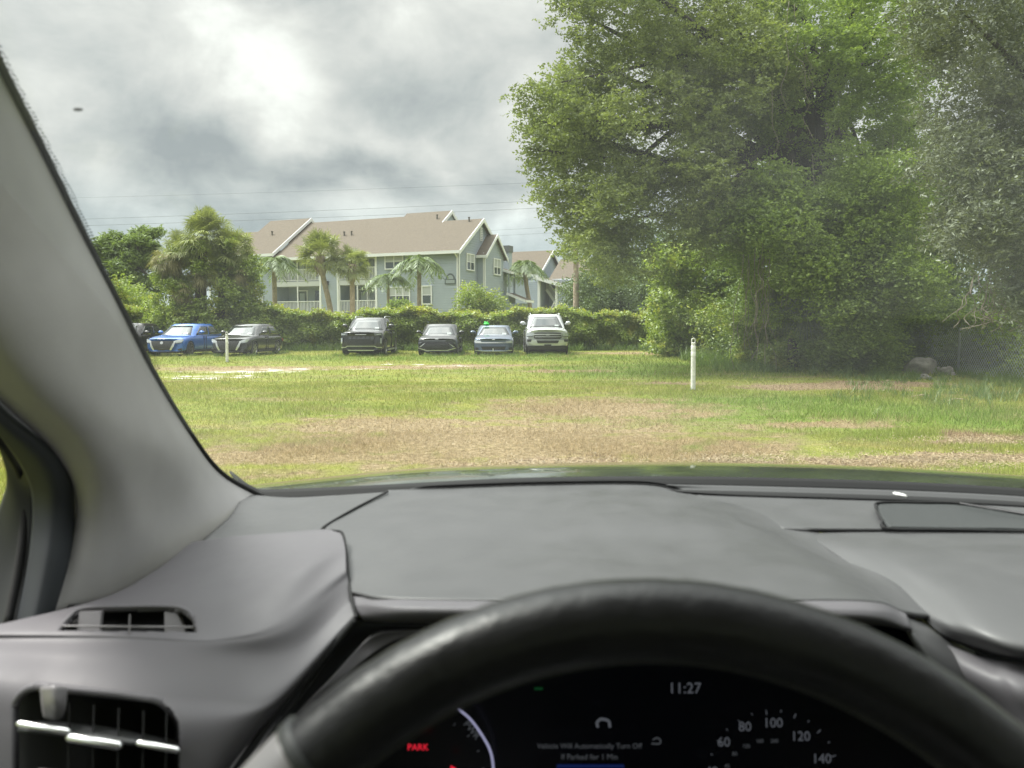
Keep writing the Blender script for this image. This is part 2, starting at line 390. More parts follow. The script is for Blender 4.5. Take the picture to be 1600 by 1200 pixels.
# taller weeds: along the fence, under the trees, along the hedge foot and round the wheels of the cars
WM = leaf_mat('weed_blade', (.075, .13, .025), (.19, .27, .06), .4, clump=.8)
def tufts(spots, mtl, name, label):
    vs = []
    for (x0, y0, rx, ry, n, h, wd_) in spots:
        k = max(1, n//22); cx = x0+rng.uniform(-rx, rx, k); cy = y0+rng.uniform(-ry, ry, k); i = rng.integers(0, k, n)
        x = cx[i]+rng.normal(0, .07, n); y = cy[i]+rng.normal(0, .07, n)
        vs.append(blades(x, y, h*rng.uniform(.35, 1.15, n)*(.6+.8*rng.uniform(0, 1, k)[i]), wd_*rng.uniform(.6, 1.3, n), .7))
    v = np.concatenate(vs); nf = len(v)//3
    return tag(obj(name, np_mesh(name, v, nf, 3, mtl, rng.uniform(0, 1, nf))), label, 'weeds', kind='stuff')
T = []
for i in range(34):
    f_ = i/33; px = 1130+f_*520; py = 572+f_*20+random.uniform(-4, 12); g = G(px, py); T.append((g.x, g.y, .9, .7, 300 if not 1400 < px < 1500 else 60, .33 if px < 1360 else .22, .009))
for i in range(16):
    g = G(random.uniform(1330, 1640), random.uniform(592, 640)); T.append((g.x, g.y, .5, .4, 130, .24, .007))
for i in range(60):
    T.append((-24+i*.56, 42.3+random.uniform(-.4, .3), .5, .35, 200, .42, .018))
for i in range(14):
    g = G(1030+i*9, 548+i*1.8); T.append((g.x, g.y, 1.0, .8, 260, .5, .014))
for xx in (-15.4, -12.45, -6.9, -3.38, -.85, 1.68, -18.2):
    T.append((xx, 34.6, 1.1, .35, 650, .17, .010)); T.append((xx+.9, 37.5, .3, 1.8, 260, .2, .012))
for px_, py_ in ((1083, 610), (355, 566)):
    g = G(px_, py_); T.append((g.x, g.y, .12, .12, 70, .10, .005))
tufts(T, WM, 'weeds', 'long green weeds along the fence, the hedge foot and round the parked cars')
def litter():
    vs = []
    for px, py, rx, ry in MULCH+STRAW[:4]:
        g = G(px, py); n = 1300; x = g.x+rng.normal(0, rx*.5, n); y = g.y+rng.normal(0, ry*.5, n); z = rng.uniform(.006, .035, n)
        a = rng.uniform(0, 2*PI, n); l = rng.uniform(.008, .032, n); q = rng.uniform(.003, .008, n); dx, dy = np.cos(a), np.sin(a); dz_ = rng.uniform(-.02, .02, n)
        v = np.zeros((n, 4, 3)); v[:, 0] = np.stack([x-dx*l, y-dy*l, z], 1); v[:, 1] = np.stack([x-dy*q, y+dx*q, z+.004], 1)
        v[:, 2] = np.stack([x+dx*l, y+dy*l, z+abs(dz_)], 1); v[:, 3] = np.stack([x+dy*q, y-dx*q, z+.004], 1); vs.append(v.reshape(-1, 3))
    v = np.concatenate(vs); nf = len(v)//4
    tag(obj('leaf_litter', np_mesh('leaf_litter', v, nf, 4, leaf_mat('dead_leaf', (.14, .10, .055), (.42, .33, .20), .1, clump=3), rng.uniform(0, 1, nf))), 'brown dry leaves and mown straw lying on the lawn', 'leaf litter', kind='stuff')
litter()

# ================================================================== FOLIAGE
def leaf_verts(c, ln, wd, up=.55, droop=0):
    """rhombic leaves at centres c (N,3)"""
    n = len(c); d = rng.normal(size=(n, 3)); d[:, 2] = d[:, 2]*.6+droop; d /= np.linalg.norm(d, axis=1)[:, None]
    r = rng.normal(size=(n, 3)); r[:, 2] += up; s = np.cross(d, r); s /= np.linalg.norm(s, axis=1)[:, None]+1e-9
    L = (ln*rng.uniform(.7, 1.3, n))[:, None]; Q = (wd*rng.uniform(.7, 1.3, n))[:, None]
    v = np.stack([c-d*L/2, c+s*Q/2, c+d*L/2, c-s*Q/2], 1); return v.reshape(-1, 3)
def foliage(name, cent, m, ln, wd, parent=None, up=.3, droop=0):
    v = leaf_verts(cent, ln, wd, up, droop); n = len(cent)
    o = obj(name, np_mesh(name, v, n, 4, m, rng.uniform(0, 1, n)))
    if parent is not None: here(parent, o)
    return o
def clumps(blobs, per, tw=.16, twn=14, flat=.6, shell=.55):
    """blobs (x,y,z,r): twig clusters through each blob, denser near its surface; returns leaf centres"""
    B = np.asarray(blobs, float); vol = B[:, 3]**2; cnt = np.maximum(1, (per*vol/vol.sum()/twn)).astype(int)
    idx = np.repeat(np.arange(len(B)), cnt); n = len(idx)
    d = rng.normal(size=(n, 3)); d /= np.linalg.norm(d, axis=1)[:, None]
    rr = (shell+(1.08-shell)*rng.uniform(0, 1, n)**.7)*B[idx, 3]
    c = B[idx, :3]+d*rr[:, None]*np.array([1, 1, flat+.15])
    i2 = np.repeat(np.arange(n), twn)
    e = d*np.array([1, 1, .45])+rng.normal(size=(n, 3))*.45; e[:, 2] -= .22; e /= np.linalg.norm(e, axis=1)[:, None]
    u = rng.uniform(-1, 1, n*twn)[:, None]; fan = (.55+.45*(1-np.abs(u)))
    return c[i2]+e[i2]*u*tw*2.1+rng.normal(size=(n*twn, 3))*np.array([tw, tw, tw*flat*.7])*fan*.62
def poly_blobs(poly, n, Y0, Y1, r0, r1, seed=1, bias=None):
    rg = np.random.default_rng(seed); out = []; xs = [p[0] for p in poly]; ys = [p[1] for p in poly]
    while len(out) < n:
        x = rg.uniform(min(xs), max(xs)); y = rg.uniform(min(ys), max(ys))
        if in_poly(np.array([x]), np.array([y]), poly)[0]:
            d = rg.uniform(Y0, Y1); p = W(x, y, d); r = rg.uniform(r0, r1)
            out.append((p.x, p.y, max(p.z, .1), r))
    return out
def limbs(name, base, blobs, m, parent, r0=.35, n=14, fork=.35, sag=0, lean=(0, 0), seed=3, k=8):
    """tapered trunk with limbs that run out to some of the crown's clumps"""
    rg = random.Random(seed); bm = bmesh.new(); base = Vector(base)
    B = [Vector(b[:3]) for b in blobs]; top = max(b.z for b in B); cz = base.z+(top-base.z)*fork
    f = base+Vector((lean[0], lean[1], cz-base.z)); apex = f+Vector((lean[0]*.6, lean[1]*.6, (top-cz)*.75))
    tp = [base+Vector((0, 0, -.1)), base.lerp(f, .3)+Vector((rg.uniform(-.1, .1), 0, 0)), base.lerp(f, .7), f, f.lerp(apex, .5)+Vector((rg.uniform(-.3, .3), rg.uniform(-.3, .3), 0)), apex]
    tube(bm, [Vector(p) for p in cr(np.array(tp), np.linspace(0, 1, 18))], list(np.linspace(1.15, .2, 18)*r0), k+2)
    for t in rg.sample(B, min(n, len(B))):
        u = rg.uniform(0, .8); s = f.lerp(apex, u); q = r0*(.5-.28*u)
        mid = s.lerp(t, .5)+Vector((rg.uniform(-.4, .4), rg.uniform(-.4, .4), (t-s).length*rg.uniform(.02, .16)-sag)); e = t
        tube(bm, [Vector(p) for p in cr(np.array([s, s.lerp(mid, .5)+Vector((0, 0, .1)), mid, mid.lerp(e, .5), e]), np.linspace(0, 1, 12))], list(np.linspace(1, .1, 12)*q), k-2)
    return here(parent, obj(name, bm, m, None, True))
BARK = mat('bark', (.10, .085, .07), .9, noise=(6, .35), bump=(12, .6, .03))
DBARK = mat('dark_bark', (.045, .038, .032), .9, noise=(6, .35), bump=(12, .6, .03))
def tree(name, label, cat, base, blobs, lm, n, ln, wd, r0, group=None, tw=.18, twn=14, flat=.6, nl=14, fork=.35, lean=(0, 0), bark=None, droop=0, shell=.5, seed=3):
    t = thing(name, label, cat, base, 0, group)
    limbs('trunk', base, blobs, bark or BARK, t, r0, nl, fork, 0, lean, seed)
    foliage('crown', clumps(blobs, n, tw, twn, flat, shell), lm, ln, wd, t, droop=droop)
    return t
OAK = leaf_mat('oak_leaf', (.10, .135, .040), (.30, .345, .125), .42, .55, .6, gloss=.035)
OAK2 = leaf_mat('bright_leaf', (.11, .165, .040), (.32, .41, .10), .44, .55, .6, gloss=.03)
SILV = leaf_mat('silver_leaf', (.065, .085, .045), (.22, .24, .155), .28, .45, .6, gloss=.045)
VINE = leaf_mat('vine_leaf', (.13, .185, .036), (.35, .43, .095), .42, .5, .7, tint2=(.40, .40, .08))
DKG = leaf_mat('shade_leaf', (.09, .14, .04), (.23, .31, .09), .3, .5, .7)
FAR = leaf_mat('far_leaf', (.07, .11, .04), (.19, .25, .10), .3, .5, .3)
PINE = leaf_mat('pine_needles', (.11, .16, .045), (.26, .34, .10), .3, .5, .5)

# big live oak that leans out to the left over the lot
oakL = poly_blobs([(884,-80),(872,30),(886,62),(950,66),(1000,20),(1040,60),(960,80),(890,100),(862,142),(830,150),(815,200),(862,235),(852,290),(895,330),(900,400),(960,440),(1030,400),(1075,370),(1130,370),(1190,250),(1235,140),(1200,-80)], 190, 21, 27, .55, 1.05, 1)
tips = [(812,150,23,.38),(806,168,23,.25),(822,205,22.5,.35),(838,262,23,.4),(848,300,23,.4),(872,350,23.5,.4),(884,385,24,.4),(862,36,24,.3),(876,6,24,.4),(846,190,23,.5),(838,150,23,.5),(862,320,23.5,.5),(930,20,24,.5),(905,70,24,.45),(826,232,22.6,.3),(852,240,23,.5)]
tips = [(*W(a, b, c), d) for a, b, c, d in tips]
oakbase = Vector((9.6, 27.5, 0))
tree('live_oak', 'tall live oak whose pale green crown leans out left against the sky', 'tree', oakbase, oakL+tips, OAK, 215000, .105, .052, .55, 'big trees along the fence', lean=(.4, -1), nl=34, fork=.3, tw=.135, twn=24, shell=.35, bark=DBARK)
# inner tree with the dark trunk
oakM = poly_blobs([(1190,-80),(1225,60),(1195,230),(1120,330),(1130,420),(1260,520),(1440,480),(1450,240),(1440,60),(1430,-80)], 165, 22, 29, .5, 1.05, 2)
oakM = [b for b in oakM if not (abs(b[0]/b[1]-(1300-800)/1203) < .012 and b[2] > 9.5)]
tree('oak_tree', 'dark trunked oak hung with bare vines in the middle of the tree line', 'tree', Vector((11.2, 28.5, 0)), oakM, OAK2, 150000, .11, .06, .5, 'big trees along the fence', nl=26, fork=.4, tw=.135, twn=24, shell=.35, bark=DBARK, seed=5)
# nearer tree at the right edge, narrow greyish leaves
wil = poly_blobs([(1440,-80),(1432,60),(1460,180),(1430,240),(1470,330),(1500,440),(1560,500),(1760,500),(1760,-80)], 120, 14, 18, .4, .8, 3)
tree('willow_oak', 'nearest tree at the right with narrow greyish leaves above the wire fence', 'tree', Vector((13.8, 17.5, 0)), wil, SILV, 125000, .105, .034, .35, 'big trees along the fence', nl=26, fork=.35, tw=.12, twn=22, shell=.35, bark=DBARK, droop=-.4, seed=8)
# low sprays of leafy boughs that hang in front of the dark understory
low = [(1225,360,21,.9),(1180,345,21.5,.8),(1265,395,21,.8),(1140,330,22,.8),(1290,430,20.5,.7),(1250,430,21,.7),(1310,480,20.5,.7),(1345,380,21,.8),(1385,420,20.5,.8),(1365,470,20.5,.7),(1340,520,20.5,.6),(1400,360,21,.9),(1430,440,20,.8),(1300,330,21.5,.9),(1210,290,22,.9),(1340,290,22,.9),(1400,280,21,.9),(1235,320,21.5,.8)]
low = [(*W(a, b, c), d) for a, b, c, d in low]
tree('elm_tree', 'tree with low bright leafy boughs drooping over the dark understory', 'tree', Vector((9.9, 23.8, 0)), low, OAK2, 60000, .10, .06, .22, 'big trees along the fence', nl=14, fork=.5, tw=.14, twn=12, seed=12)
# vine swallowed tree at the corner of hedge and trees
vt = poly_blobs([(1030,400),(1060,375),(1130,360),(1170,400),(1180,470),(1190,545),(1040,545),(1025,470)], 70, 33, 38, .5, .9, 4)
tree('vine_covered_tree', 'vine smothered tree in bright green at the corner of the hedge', 'tree', Vector((9.6, 36, 0)), vt, VINE, 70000, .13, .11, .25, nl=10, tw=.2, shell=.4)
# shaded understory shrubs, one by one along the fence
us = [(1440,545,25.5,1.1,'shrub seen through the wire fence behind the large boulder'),(1505,550,24.5,1.1,'shrub seen through the wire fence right behind the steel post'),(1570,552,23.0,1.1,'shrub behind the wire fence near the right edge'),(1640,556,21.5,1.1,'shrub behind the wire fence at the extreme right edge'),(1150,520,32,1.5,'bright green leafy shrub where the hedge meets the trees'),(1235,560,24.3,.7,'small bright shrub at the edge of the lawn below the fan palm'),(1325,565,22.6,.75,'round dark green shrub at the lawn edge just left of the boulders'),(1352,548,22.8,.6,'bushy shrub standing just behind the small brown rock'),(1280,566,23.6,.6,'ankle high leafy shrub between two dark shrubs at the lawn edge'),(1170,500,31,1.6,'dark shrub nearest the bright vine covered tree'),(1215,520,27.5,1.4,'dark shrub just left of the fan palm'),(1300,520,25.5,1.5,'leafy dark shrub below the drooping boughs'),(1338,535,23.5,1.0,'tall dark shrub at the left end of the wire fence'),(1185,548,26.5,.9,'low pale shrub at the foot of the tree line'),(1262,545,25,1.0,'low dark shrub below the fan palm')]
for i, (a, b, c, r, lb) in enumerate(us):
    g = W(a, b, c); bl = [(g.x+random.uniform(-.8, .8)*r, c+random.uniform(-.7, .7)*r, max(.25, random.uniform(.1, 1.7)*r), random.uniform(.45, .7)*r) for _ in range(12)]
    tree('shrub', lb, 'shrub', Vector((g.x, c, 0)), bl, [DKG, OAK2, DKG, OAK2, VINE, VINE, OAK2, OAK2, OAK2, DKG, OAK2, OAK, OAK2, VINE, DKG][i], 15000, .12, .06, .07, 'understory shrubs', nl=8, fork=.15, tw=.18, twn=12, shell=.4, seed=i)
# dark wood behind that closes the view between the trunks
def wood(name, poly, n, Y0, Y1, m, per, ln, label, seed, base, r=(1.2, 2.2), cat='tree'):
    b = poly_blobs(poly, n, Y0, Y1, r[0], r[1], seed)
    return tree(name, label, cat, Vector(base), b, m, per, ln, ln*.6, .4, 'trees beyond the hedge and fence', nl=12, tw=.3, twn=12, shell=.4, bark=DBARK, seed=seed)
wood('broadleaf_tree', [(900,400),(935,365),(1000,350),(1050,380),(1050,500),(915,495)], 34, 50, 58, FAR, 36000, .2, 'grey green tree standing behind the hedge left of the vine covered tree', 21, (6.6, 55, 0), (.9, 1.7))
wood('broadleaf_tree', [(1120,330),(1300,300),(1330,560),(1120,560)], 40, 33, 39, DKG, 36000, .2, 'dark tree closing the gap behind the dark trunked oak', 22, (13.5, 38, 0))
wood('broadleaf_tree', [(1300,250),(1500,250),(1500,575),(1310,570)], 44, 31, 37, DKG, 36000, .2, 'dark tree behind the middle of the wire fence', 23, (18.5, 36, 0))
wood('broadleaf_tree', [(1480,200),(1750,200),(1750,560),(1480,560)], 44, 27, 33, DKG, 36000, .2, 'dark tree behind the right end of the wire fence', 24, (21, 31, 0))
wood('broadleaf_tree', [(900,440),(1040,440),(1040,505),(900,505)], 14, 47, 50, FAR, 14000, .16, 'low bushy tree peeping over the hedge top right of the tall bare palm trunk', 25, (6.5, 48.5, 0), (.7, 1.1))
# bare hanging vines
bm = bmesh.new(); rv = random.Random(4)
for i in range(60):
    px = rv.choice([rv.uniform(1150, 1200), rv.uniform(1190, 1270), rv.uniform(1380, 1440), rv.uniform(1515, 1570)]); top = rv.uniform(0, 330) if px < 1270 else rv.uniform(200, 380)
    if px < 1205: top = rv.uniform(370, 420)
    if px > 1500: top = rv.uniform(420, 450)
    Y = rv.uniform(21, 22.5) if px < 1480 else 15; a = W(px, top, Y); L = rv.uniform(1.4, 3.2) if px < 1500 else .9; dr_ = rv.uniform(-.05, .05)
    pts = [a+Vector((dr_*k+rv.uniform(-.035, .035)*k, rv.uniform(-.05, .05)*k, -L*k/6)) for k in range(7)]
    tube(bm, [Vector(p) for p in cr(np.array(pts), np.linspace(0, 1, 20))], rv.uniform(.005, .009), 5)
tag(obj('hanging_vine', bm, mat('dry_vine', (.22, .19, .15), .9), None, True), 'tangle of bare brown vines hanging down in front of the dark tree trunks', 'vines', kind='stuff')

# hedge: vine covered fence behind the cars
hedge = thing('hedge', 'long vine covered hedge of fresh green leaves running behind the parked cars', 'hedge', (-7, 43.6, 0))
bm = bmesh.new()
for i in range(126):
    x = -53+i*.5; h = 1.62+.12*math.sin(i*.7)+random.uniform(-.08, .08); box(bm, x, x+.505, 43.5+random.uniform(0, .05), 44.4, 0, h)
here(hedge, obj('inner_core', bm, mat('dark_core', (.06, .085, .03), .95, noise=(5, .5), bump=(9, .8, .08))))  # solid dark green boxes fill the hedge behind its leaves
n = 165000; x = np.where(rng.uniform(0, 1, n) < .25, rng.uniform(-53, -25, n), rng.uniform(-25, 10, n))
topz = 2.02+.16*np.sin(x*.8)+.10*np.sin(x*2.3+1)+.07*np.sin(x*5.1)
dep = .22*np.sin(x*1.1+.5)+.15*np.sin(x*2.9)
u = rng.uniform(0, 1, n); isf = rng.uniform(0, 1, n) < .72
z = np.where(isf, u**.8*topz, topz-.12+rng.normal(0, .09, n)); lump = .14*np.sin(x*3.3+4*z)+.12*np.sin(z*5-x*1.7)
y = np.where(isf, 43.15+dep+lump*1.2-.35*np.sin(np.clip(z/topz, 0, 1)*PI)+rng.normal(0, .07, n), rng.uniform(43.1, 44.9, n))
spr = rng.uniform(0, 1, n) < .035; z = np.where(spr, topz+rng.uniform(0, .28, n)*np.abs(np.sin(x*7)), z)
foliage('leaves', np.stack([x, y, z], 1), VINE, .15, .12, hedge, up=.1)
n = 40000; x = np.where(rng.uniform(0, 1, n) < .25, rng.uniform(-53, -25, n), rng.uniform(-25, 10, n))    # the yellower young growth along the top
z = 2.02+.16*np.sin(x*.8)+.10*np.sin(x*2.3+1)+.07*np.sin(x*5.1)+rng.normal(-.02, .13, n)
foliage('young_leaves', np.stack([x, rng.uniform(43.0, 44.2, n), z], 1), leaf_mat('young_vine_leaf', (.22, .25, .045), (.40, .41, .085), .4, clump=1), .13, .10, hedge)

# pine at the far left
pp = [(165,385,66,1.9),(195,372,66,2.1),(225,392,66,1.7),(180,410,65,1.6),(215,415,66,1.5),(238,430,66,1.3),(200,440,66,1.4),(165,430,66,1.4),(230,465,66,1.3),(205,475,65,1.4),(243,370,67,1.0),(150,400,66,1.3),(180,470,66,1.4),(222,372,66,1.2)]
pp = [(*W(a, b, c), d) for a, b, c, d in pp]
fin_ = []
for x_, y_, z_, r_ in pp:
    for _ in range(5): fin_.append((x_+random.uniform(-.7, .7)*r_, y_+random.uniform(-.7, .7)*r_, z_+random.uniform(-.5, .5)*r_, r_*.38))
tree('pine_tree', 'round headed pine standing far left beyond the hedge', 'tree', Vector((-32.6, 66, 0)), fin_, PINE, 46000, .34, .10, .4, nl=30, fork=.45, tw=.24, twn=16, shell=.3, flat=.5, seed=2)
wood('broadleaf_tree', [(120,440),(200,455),(250,470),(250,505),(120,505)], 16, 47, 52, VINE, 16000, .17, 'yellow green low tree under the pine at the left end of the hedge', 26, (-25, 50, 0), (.7, 1.2))
for q, (a, b, c, r, lb, mm_) in enumerate(((750,462,47.5,1.25,'rounded yellow green bush rising above the hedge near the building corner',VINE),(628,478,50,.55,'small clipped green bush just above the hedge below the double window',OAK2))):
    g = W(a, b, c); bl = [(g.x+random.uniform(-1.0, 1.0)*r, c+random.uniform(-.6, .6)*r, max(.4, g.z+random.uniform(-2.0, .35)*r), random.uniform(.35, .55)*r) for _ in range(46)]
    tree('bush', lb, 'bush', Vector((g.x, c, 0)), bl, mm_, 17000, .13, .08, .09, 'bushes behind the hedge', nl=8, fork=.3, tw=.16, twn=10, shell=.4, seed=q)

# ------------------------------------------------------------------ palms
SAB = leaf_mat('sabal_leaf', (.15, .18, .06), (.36, .39, .16), .3, .45, .6, gloss=.06)
SABB = leaf_mat('dry_palm_leaf', (.17, .16, .08), (.33, .30, .16), .3, .5, .6, gloss=.03)
QUE = leaf_mat('queen_leaf', (.085, .13, .045), (.22, .29, .11), .3, .45, .6, gloss=.06)
def fan_crown(c, r, nf=34, seg=26, ls=1.0, hang=.0, seed=1, elev=(-50, 75)):
    """fan leaves: each a petiole and a disc of split blades -> quads"""
    rg = np.random.default_rng(seed); V = []
    for i in range(int(nf*1.5)):
        az = rg.uniform(0, 2*PI); el = R(rg.uniform(*elev)); d = np.array([math.cos(az)*math.cos(el), math.sin(az)*math.cos(el), math.sin(el)])
        hub = np.array(c)+d*r*rg.uniform(.30, .66); up = np.array([0, 0, 1.]); s = np.cross(d, up); s /= np.linalg.norm(s)+1e-9; u = np.cross(s, d)
        tw_ = rg.uniform(-.7, .7); s, u = s*math.cos(tw_)+u*math.sin(tw_), u*math.cos(tw_)-s*math.sin(tw_)
        for k in range(18):
            a = (k/17-.5)*R(200)+rg.uniform(-.06, .06); q = d*math.cos(a)+s*math.sin(a)*.95+u*(.16*math.cos(a)+rg.uniform(-.05, .05)); L = r*.50*ls*rg.uniform(.75, 1.15)
            p1 = hub+q*L*.5; tip = hub+q*L+np.array([0, 0, -1])*L*(.10+hang+rg.uniform(0, .22)); wv = np.cross(q, u); wv /= np.linalg.norm(wv)+1e-9; wv *= r*.017
            V += [hub, p1-wv, tip, p1+wv]
        w2 = s*r*.010; V += [np.array(c)-w2, hub-w2, hub+w2, np.array(c)+w2]
    return np.array(V)
def pinnate_crown(c, r, nf=16, seed=1, drop=1.0, leaf=.55):
    rg = np.random.default_rng(seed); V = []
    for i in range(int(nf*1.4)):
        az = i*2.4+rg.uniform(-.2, .2); el = R(rg.uniform(15, 80)); h = np.array([math.cos(az), math.sin(az), 0.]); s = np.array([-math.sin(az), math.cos(az), 0.]); L = r*rg.uniform(.85, 1.15)
        P = []
        for k in range(19):
            t = k/18; P.append(np.array(c)+h*L*(t*math.cos(el)+.28*t*t)+np.array([0, 0, L*(t*math.sin(el)*1.05-drop*1.05*t**2.3)]))
        for k in range(18):
            a, b = P[k], P[k+1]; w_ = s*.018*r*(1.1-k/18); V += [a-w_, b-w_, b+w_, a+w_]
            if k < 2: continue
            for sd in (-1, 1):
                for _ in range(2):
                    o_ = a+(b-a)*rg.uniform(0, 1); ll = leaf*r*math.sin(min(1, (k+3)/12)*PI/2)*(1.15-k/20)*rg.uniform(.8, 1.1); dn = rg.uniform(.25, .8)
                    tip = o_+(s*sd*.75+(b-a)/np.linalg.norm(b-a)*.5)*ll+np.array([0, 0, -dn*ll]); mid = (o_+tip)/2+np.array([0, 0, .05*ll]); wv = (b-a)/np.linalg.norm(b-a)*.020*r
                    V += [o_, mid-wv*1.2, tip, mid+wv*1.2]
    return np.array(V)
def quads(name, V, m, parent=None):
    nf = len(V)//4; o = obj(name, np_mesh(name, V, nf, 4, m, rng.uniform(0, 1, nf)))
    if parent is not None: here(parent, o)
    return o
PTR = mat('palm_trunk', (.30, .25, .19), .9, noise=(5, .25), bump=(10, .8, .04))
PTR2 = mat('pale_palm_trunk', (.42, .33, .26), .9, noise=(5, .2), bump=(10, .8, .04))
def palm(kind, label, pxc, pyc, Y, r, base_px, tr=.17, boot=False, seed=1, mt=None, **kw):
    c = W(pxc, pyc, Y); bx = W(base_px, 500, Y).x
    t = thing(kind, label, 'palm tree', (bx, Y, 0), 0, 'palms in front of the apartment building')
    bm = bmesh.new(); pts = cr(np.array([(bx, Y, -.1), (bx+(c.x-bx)*.25, Y, c.z*.4), (bx+(c.x-bx)*.8, Y, c.z*.78), (c.x, Y, c.z)]), np.linspace(0, 1, 16))
    rad = [tr*(1.1-.2*k/15+.03*(k % 2)) for k in range(16)]
    if boot:
        for k in range(11, 16): rad[k] *= 1.75
    tube(bm, [Vector(p) for p in pts], rad, 10); here(t, obj('trunk', bm, mt or PTR, None, True))
    if boot:
        rg = np.random.default_rng(seed); V = []
        for k in range(60):
            a = rg.uniform(0, 2*PI); z = c.z-rg.uniform(.1, 1.5); o_ = np.array([c.x+math.cos(a)*tr*1.3, Y+math.sin(a)*tr*1.3, z]); d = np.array([math.cos(a)*.24, math.sin(a)*.24, .34]); s = np.array([-math.sin(a), math.cos(a), 0])*.05
            V += [o_-s, o_+s, o_+d+s*.5, o_+d-s*.5]
        quads('leaf_boots', np.array(V), PTR, t)
    if kind == 'fan_palm': V = fan_crown(c, r, seed=seed, **kw); quads('fronds', V, SAB, t)
    else: V = pinnate_crown(c, r, seed=seed, **kw); quads('fronds', V, QUE, t)
    return t
palm('queen_palm', 'leftmost palm before the building, its green crown beside the big vine clad palm', 428, 412, 58, 2.0, 430, .17, seed=1, nf=18)
palm('fan_palm', 'full fan palm with a bent trunk between the two balcony bays', 500, 400, 57, 2.1, 521, .19, True, seed=2, nf=46)
palm('fan_palm', 'fan palm with a straight reddish trunk before the right balcony bay', 550, 413, 57, 1.7, 551, .18, True, seed=3, nf=40, hang=.15, mt=PTR2)
palm('queen_palm', 'smaller queen palm with thin trunk right of the right balcony', 606, 436, 55, 1.55, 608, .11, seed=4, nf=13)
palm('queen_palm', 'larger queen palm with arching fronds in front of the corner wall', 655, 415, 54, 2.1, 655, .15, seed=5, nf=17, drop=.95)
palm('queen_palm', 'hazy palm between the two buildings', 820, 420, 70, 2.1, 832, .2, seed=6, nf=20, drop=1.0, leaf=.6)
palm('fan_palm', 'tall palm with a bare pinkish trunk rising from the hedge beside the oak', 900, 385, 48, 1.25, 900, .17, False, seed=7, nf=34, mt=PTR2)
# big palm clump swallowed by vines behind the black sedan
vp = thing('vine_covered_palm', 'huge fan palm clump half buried in climbing vines behind the black sedan', 'palm tree', (-17.0, 42.2, 0))
bm = bmesh.new(); tube(bm, [(-17, 42.3, -.1), (-17.0, 42.3, 3), (-16.9, 42.3, 6.2)], .3, 10); tube(bm, [(-16.6, 42.6, -.1), (-16, 42.6, 2.4), (-15.6, 42.5, 4.6)], .25, 10); tube(bm, [(-17.4, 42.3, -.1), (-18, 42.3, 2.4), (-18.3, 42.3, 4.4)], .25, 10)
here(vp, obj('trunk', bm, BARK, None, True))
V = [fan_crown(W(a, b, 42.2), r, nf=n_, seed=q, hang=.12) for q, (a, b, r, n_) in enumerate(((322,374,1.85,50),(282,392,1.4,30),(364,394,1.5,36),(345,420,1.3,26),(300,425,1.2,22),(325,345,.9,22)))]
quads('fronds', np.concatenate(V), SAB, vp)
V = [fan_crown(W(a, b, 41.9), r, nf=n_, seed=q+9, hang=.35, elev=(-70, 20)) for q, (a, b, r, n_) in enumerate(((268,405,1.25,26),(288,450,1.1,18),(370,425,1.0,16),(318,430,1.0,10)))]
quads('dry_fronds', np.concatenate(V), SABB, vp)
vb = poly_blobs([(258,405),(290,385),(345,372),(392,392),(404,470),(412,545),(228,545),(240,470)], 120, 41.3, 43.2, .3, .62, 31)
foliage('climbing_vine', clumps(vb, 78000, .13, 12, .8, .5), VINE, .12, .09, vp)
# small fan palm in the understory shade
sp = thing('dwarf_fan_palm', 'grey green fan palm with drooping fronds in the shade under the trees', 'palm tree', (8.6, 23.6, 0))
bm = bmesh.new(); tube(bm, [(8.6, 23.6, -.1), (8.6, 23.6, 1.0)], .16, 8); here(sp, obj('trunk', bm, DBARK, None, True))
quads('fronds', fan_crown(W(1240, 495, 23.6), 1.25, nf=26, seed=77, hang=.45, elev=(-20, 60)), leaf_mat('grey_green_palm_leaf', (.10, .13, .07), (.24, .28, .18), .3, clump=1), sp)  # fronds in a duller, greyer green than the other palms
# ================================================================== BUILDINGS
SID = mat('blue_siding', (.345, .39, .44), .7, noise=(1.2, .05), spec=.2)
TRIM = mat('white_trim', (.74, .75, .76), .6, noise=(2, .04))
ROOF = mat('shingles', (.130, .106, .079), .95, noise=(7, .22, 8), bump=(16, .5, .03))
WGL = mat('window_glass', (.06, .075, .08), .06, spec=.8)
BLI = mat('window_blind', (.40, .42, .42), .6)
GREYW = mat('grey_trim', (.28, .32, .34), .7)
FLOORM = mat('balcony_slab', (.50, .52, .52), .7)
DOORM = mat('door_grey', (.42, .47, .50), .5)
class Frame:
    def __init__(s, px, Y, rz):
        s.o = Vector((W(px, 500, Y).x, Y, 0)); s.rz = rz; s.M = Matrix.Translation(s.o) @ Matrix.Rotation(rz, 4, 'Z'); s.I = s.M.inverted()
    def fac(s, px, py=500, y=0):
        """pixel -> local (x, z) on the plane local y = const"""
        o = s.I @ Vector((0, 0, EYE)); d = s.I.to_3x3() @ px_dir(px, py); t = (y-o.y)/d.y; p = o+d*t; return p.x, p.z
    def gab(s, px, py=500, x=0):
        o = s.I @ Vector((0, 0, EYE)); d = s.I.to_3x3() @ px_dir(px, py); t = (x-o.x)/d.x; p = o+d*t; return p.y, p.z
